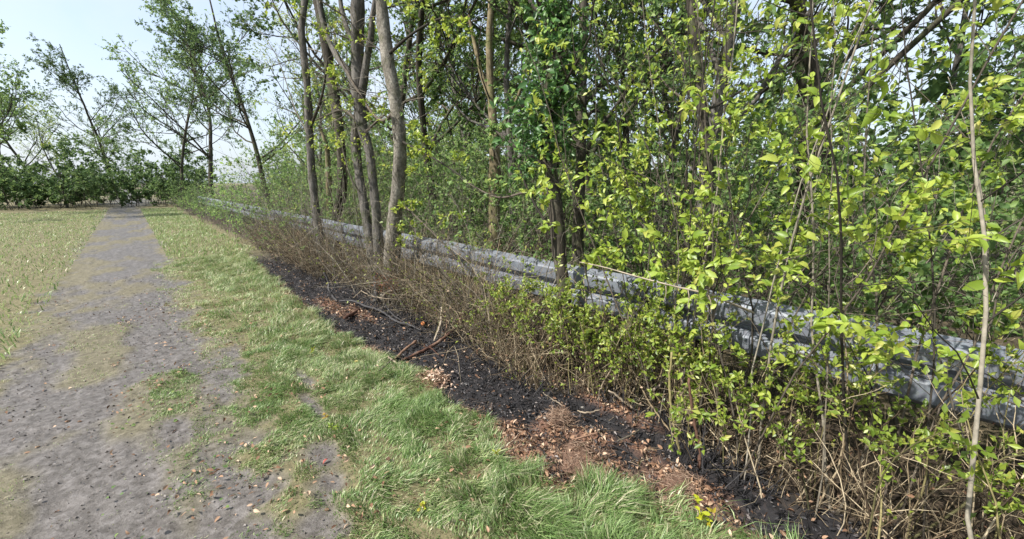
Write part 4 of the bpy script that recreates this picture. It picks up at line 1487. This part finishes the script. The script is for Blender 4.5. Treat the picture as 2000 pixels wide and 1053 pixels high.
straw_clump('straw_mound', 'rounded mound of rusty brown straw at the edge of the burn', 1092, 822, .07, .075, 600)
straw_clump('straw_patch', 'flat patch of pinkish straw and roots below the rusty mound', 1125, 895, .16, .03, 420, spread=1.1)
straw_clump('dry_tuft', 'dry brown tuft with soil between two grass tongues', 1330, 945, .10, .035, 260, spread=1.2)
straw_clump('pale_straw_heap', 'small heap of pale straw where grass meets black soil', 855, 742, .055, .03, 300, 'leaf_dead')
heap = [o for o in S.objects if o.name.startswith('pale_straw_heap')][0]
hb = np.array(heap.location)
hn = 150
q = rng.normal(size=(hn, 2)) * np.array([.035, .07])
ml = MB()
leaves(ml, np.c_[hb[0] + q[:, 0], hb[1] + q[:, 1], zg(hb[0] + q[:, 0], hb[1] + q[:, 1]) + rng.uniform(.008, .035, hn)], rng.normal(size=(hn, 3)) * np.array([1, 1, .4]), nrm(rng.normal(size=(hn, 3)) * .7 + np.array([-.3, 0, 1])), rng.uniform(.02, .045, hn), rng.uniform(.012, .022, hn), 'leaf')
ml.build('curled_leaves', M['leaf_bleached'], heap, kind='stuff')
# scorched orange-brown leaves hung at the foot of the pale trunk
b = on_t(762, 556, 2.25)
fern = thing('scorched_spray', (b[0], b[1], 0), 'orange-brown scorched leaf spray at the foot of the pale trunk', 'dead leaves')
st = np.c_[b[0] + rng.normal(size=12) * .05, b[1] + rng.normal(size=12) * .06, np.zeros(12)]
P = walk(st, np.c_[rng.normal(size=(12, 2)) * .2, np.ones(12)], np.full(12, .36), 7, .1, 0)
mb = MB()
tubes(mb, P, np.full((12, 7), .002), 4)
mb.build('stems', M['twig_brown'], fern, kind='stuff')
p, d, nn = leaf_frames(P, 26, (.45, 1), 1.0, .4)
ml = MB()
leaves(ml, p + rng.normal(size=p.shape) * .03, d, nn, rng.uniform(.02, .05, len(p)), rng.uniform(.012, .022, len(p)), 'leaf')
ml.build('foliage', M['leaf_scorched'], fern, kind='stuff')


def stone(label, px, py, r):
    b = on_z(px, py)
    mb = MB()
    nu, nv = 12, 8
    V = []
    for j in range(nv + 1):
        ph = math.pi * j / nv
        for i in range(nu):
            th = 2 * math.pi * i / nu
            q = 1 + .35 * (float(vnoise(3 + 2 * math.cos(th) + px, 3 + 2 * math.cos(ph) + math.sin(th), 301)) - .5)
            V.append((r * q * math.sin(ph) * math.cos(th), r * .8 * q * math.sin(ph) * math.sin(th), r * .55 * q * math.cos(ph)))
    F = [(j * nu + i, j * nu + (i + 1) % nu, (j + 1) * nu + (i + 1) % nu, (j + 1) * nu + i) for j in range(nv) for i in range(nu)]
    mb.add(np.array(V), np.array(F)[:, ::-1])
    o = mb.build('stone', M['stone'])
    o.location = (b[0], b[1], float(zg(b[0], b[1])) + r * .3)
    o.rotation_euler = (0, 0, rng.uniform(0, 6))
    tag(o, label, 'stone', 'pale stones on the verge')


stone('largest pale stone, half sunk in the grass', 1015, 962, .022)
stone('small pale stone beside the pale straw heap', 884, 748, .012)
stone('pale stone at the tip of the long grass below the burn', 1206, 934, .017)
stone('small white stone in the dry tuft at right', 1322, 912, .010)
stone('pale stone left of the rusty straw mound', 1064, 822, .011)
stone('grey stone in the shade behind the straw mound', 1138, 788, .016)
stone('small stone where grass meets the burn right of the black soil tongue', 958, 801, .012)

SEED = {k: leaf_mesh('seedling_leaf_' + k, M[k], .5) for k in ('leaf_yellow', 'leaf_amber', 'leaf_red', 'leaf_spring', 'leaf_dead')}


def seedling(label, px, py, h, n, mat, L, spread=.5):
    b = on_z(px, py)
    z0 = float(zg(b[0], b[1]))
    root = thing('seedling', (b[0], b[1], z0), label, 'seedling', 'seedlings in the grass')
    ns = max(1, n // 6)
    P = walk(np.c_[b[0] + rng.normal(size=ns) * .012, b[1] + rng.normal(size=ns) * .012, np.full(ns, z0 - .01)], np.c_[rng.normal(size=(ns, 2)) * .3, np.ones(ns)], np.full(ns, h), 6, .1, 0)
    for q in range(ns):
        mb = MB()
        tubes(mb, P[q:q + 1], np.linspace(.0016, .001, 6)[None], 4)
        mb.build('stem', M['twig_olive'], root)
    p, d, nn = leaf_frames(P, max(1, n // ns), (.35, 1), .9, 1)
    d[:, 2] = np.abs(d[:, 2]) * .6
    single_leaves(root, SEED[mat], p, d, nrm(nn + np.array([-.4, -.5, .4])), rng.uniform(.7, 1.2, len(p)) * L)


seedling('bright yellow-green seedling with crowded leaves in the lower grass', 831, 1000, .055, 12, 'leaf_yellow', .026)
seedling('yellow-green sprout in the grass below the black soil', 966, 893, .06, 9, 'leaf_yellow', .03)
seedling('orange-tipped seedling beside the bare mud at left', 632, 826, .06, 10, 'leaf_amber', .024)
seedling('green weed growing right of the orange-tipped seedling', 652, 842, .05, 14, 'leaf_spring', .026)
seedling('low yellow weed right of the largest pale stone', 1034, 980, .03, 10, 'leaf_yellow', .018)
seedling('tall yellow-green seedling at the bottom right corner of the photo', 1388, 1035, .13, 18, 'leaf_yellow', .032)
seedling('yellow-green shoot at the left photo edge beside the burn', 603, 690, .09, 9, 'leaf_yellow', .03)


def fallen_leaf(label, px, py, L, mat):
    b = on_z(px, py)
    o = bpy.data.objects.new('fallen_leaf', SEED[mat])
    COL.objects.link(o)
    o.location = (b[0], b[1], float(zg(b[0], b[1])) + .02)
    o.rotation_euler = (rng.uniform(-.5, .1), rng.uniform(-.6, .2), rng.uniform(0, 6.28))
    o.scale = (L * 1.3, L, L * 1.6)
    tag(o, label, 'leaf', 'single fallen leaves')


fallen_leaf('red folded leaf lying on the bare mud', 640, 897, .034, 'leaf_red')
fallen_leaf('brown leaf in the grass below the snapped stick', 700, 711, .05, 'leaf_amber')
fallen_leaf('pale dead leaf left of the lower bright seedling', 762, 905, .035, 'leaf_dead')
fallen_leaf('brown curled leaf between the yellow seedling and sprout', 868, 958, .035, 'leaf_dead')
fallen_leaf('pale leaf resting in the long grass at the bottom', 1105, 998, .035, 'leaf_dead')
fallen_leaf('brown leaf in the long grass at the bottom right', 1157, 1026, .035, 'leaf_dead')
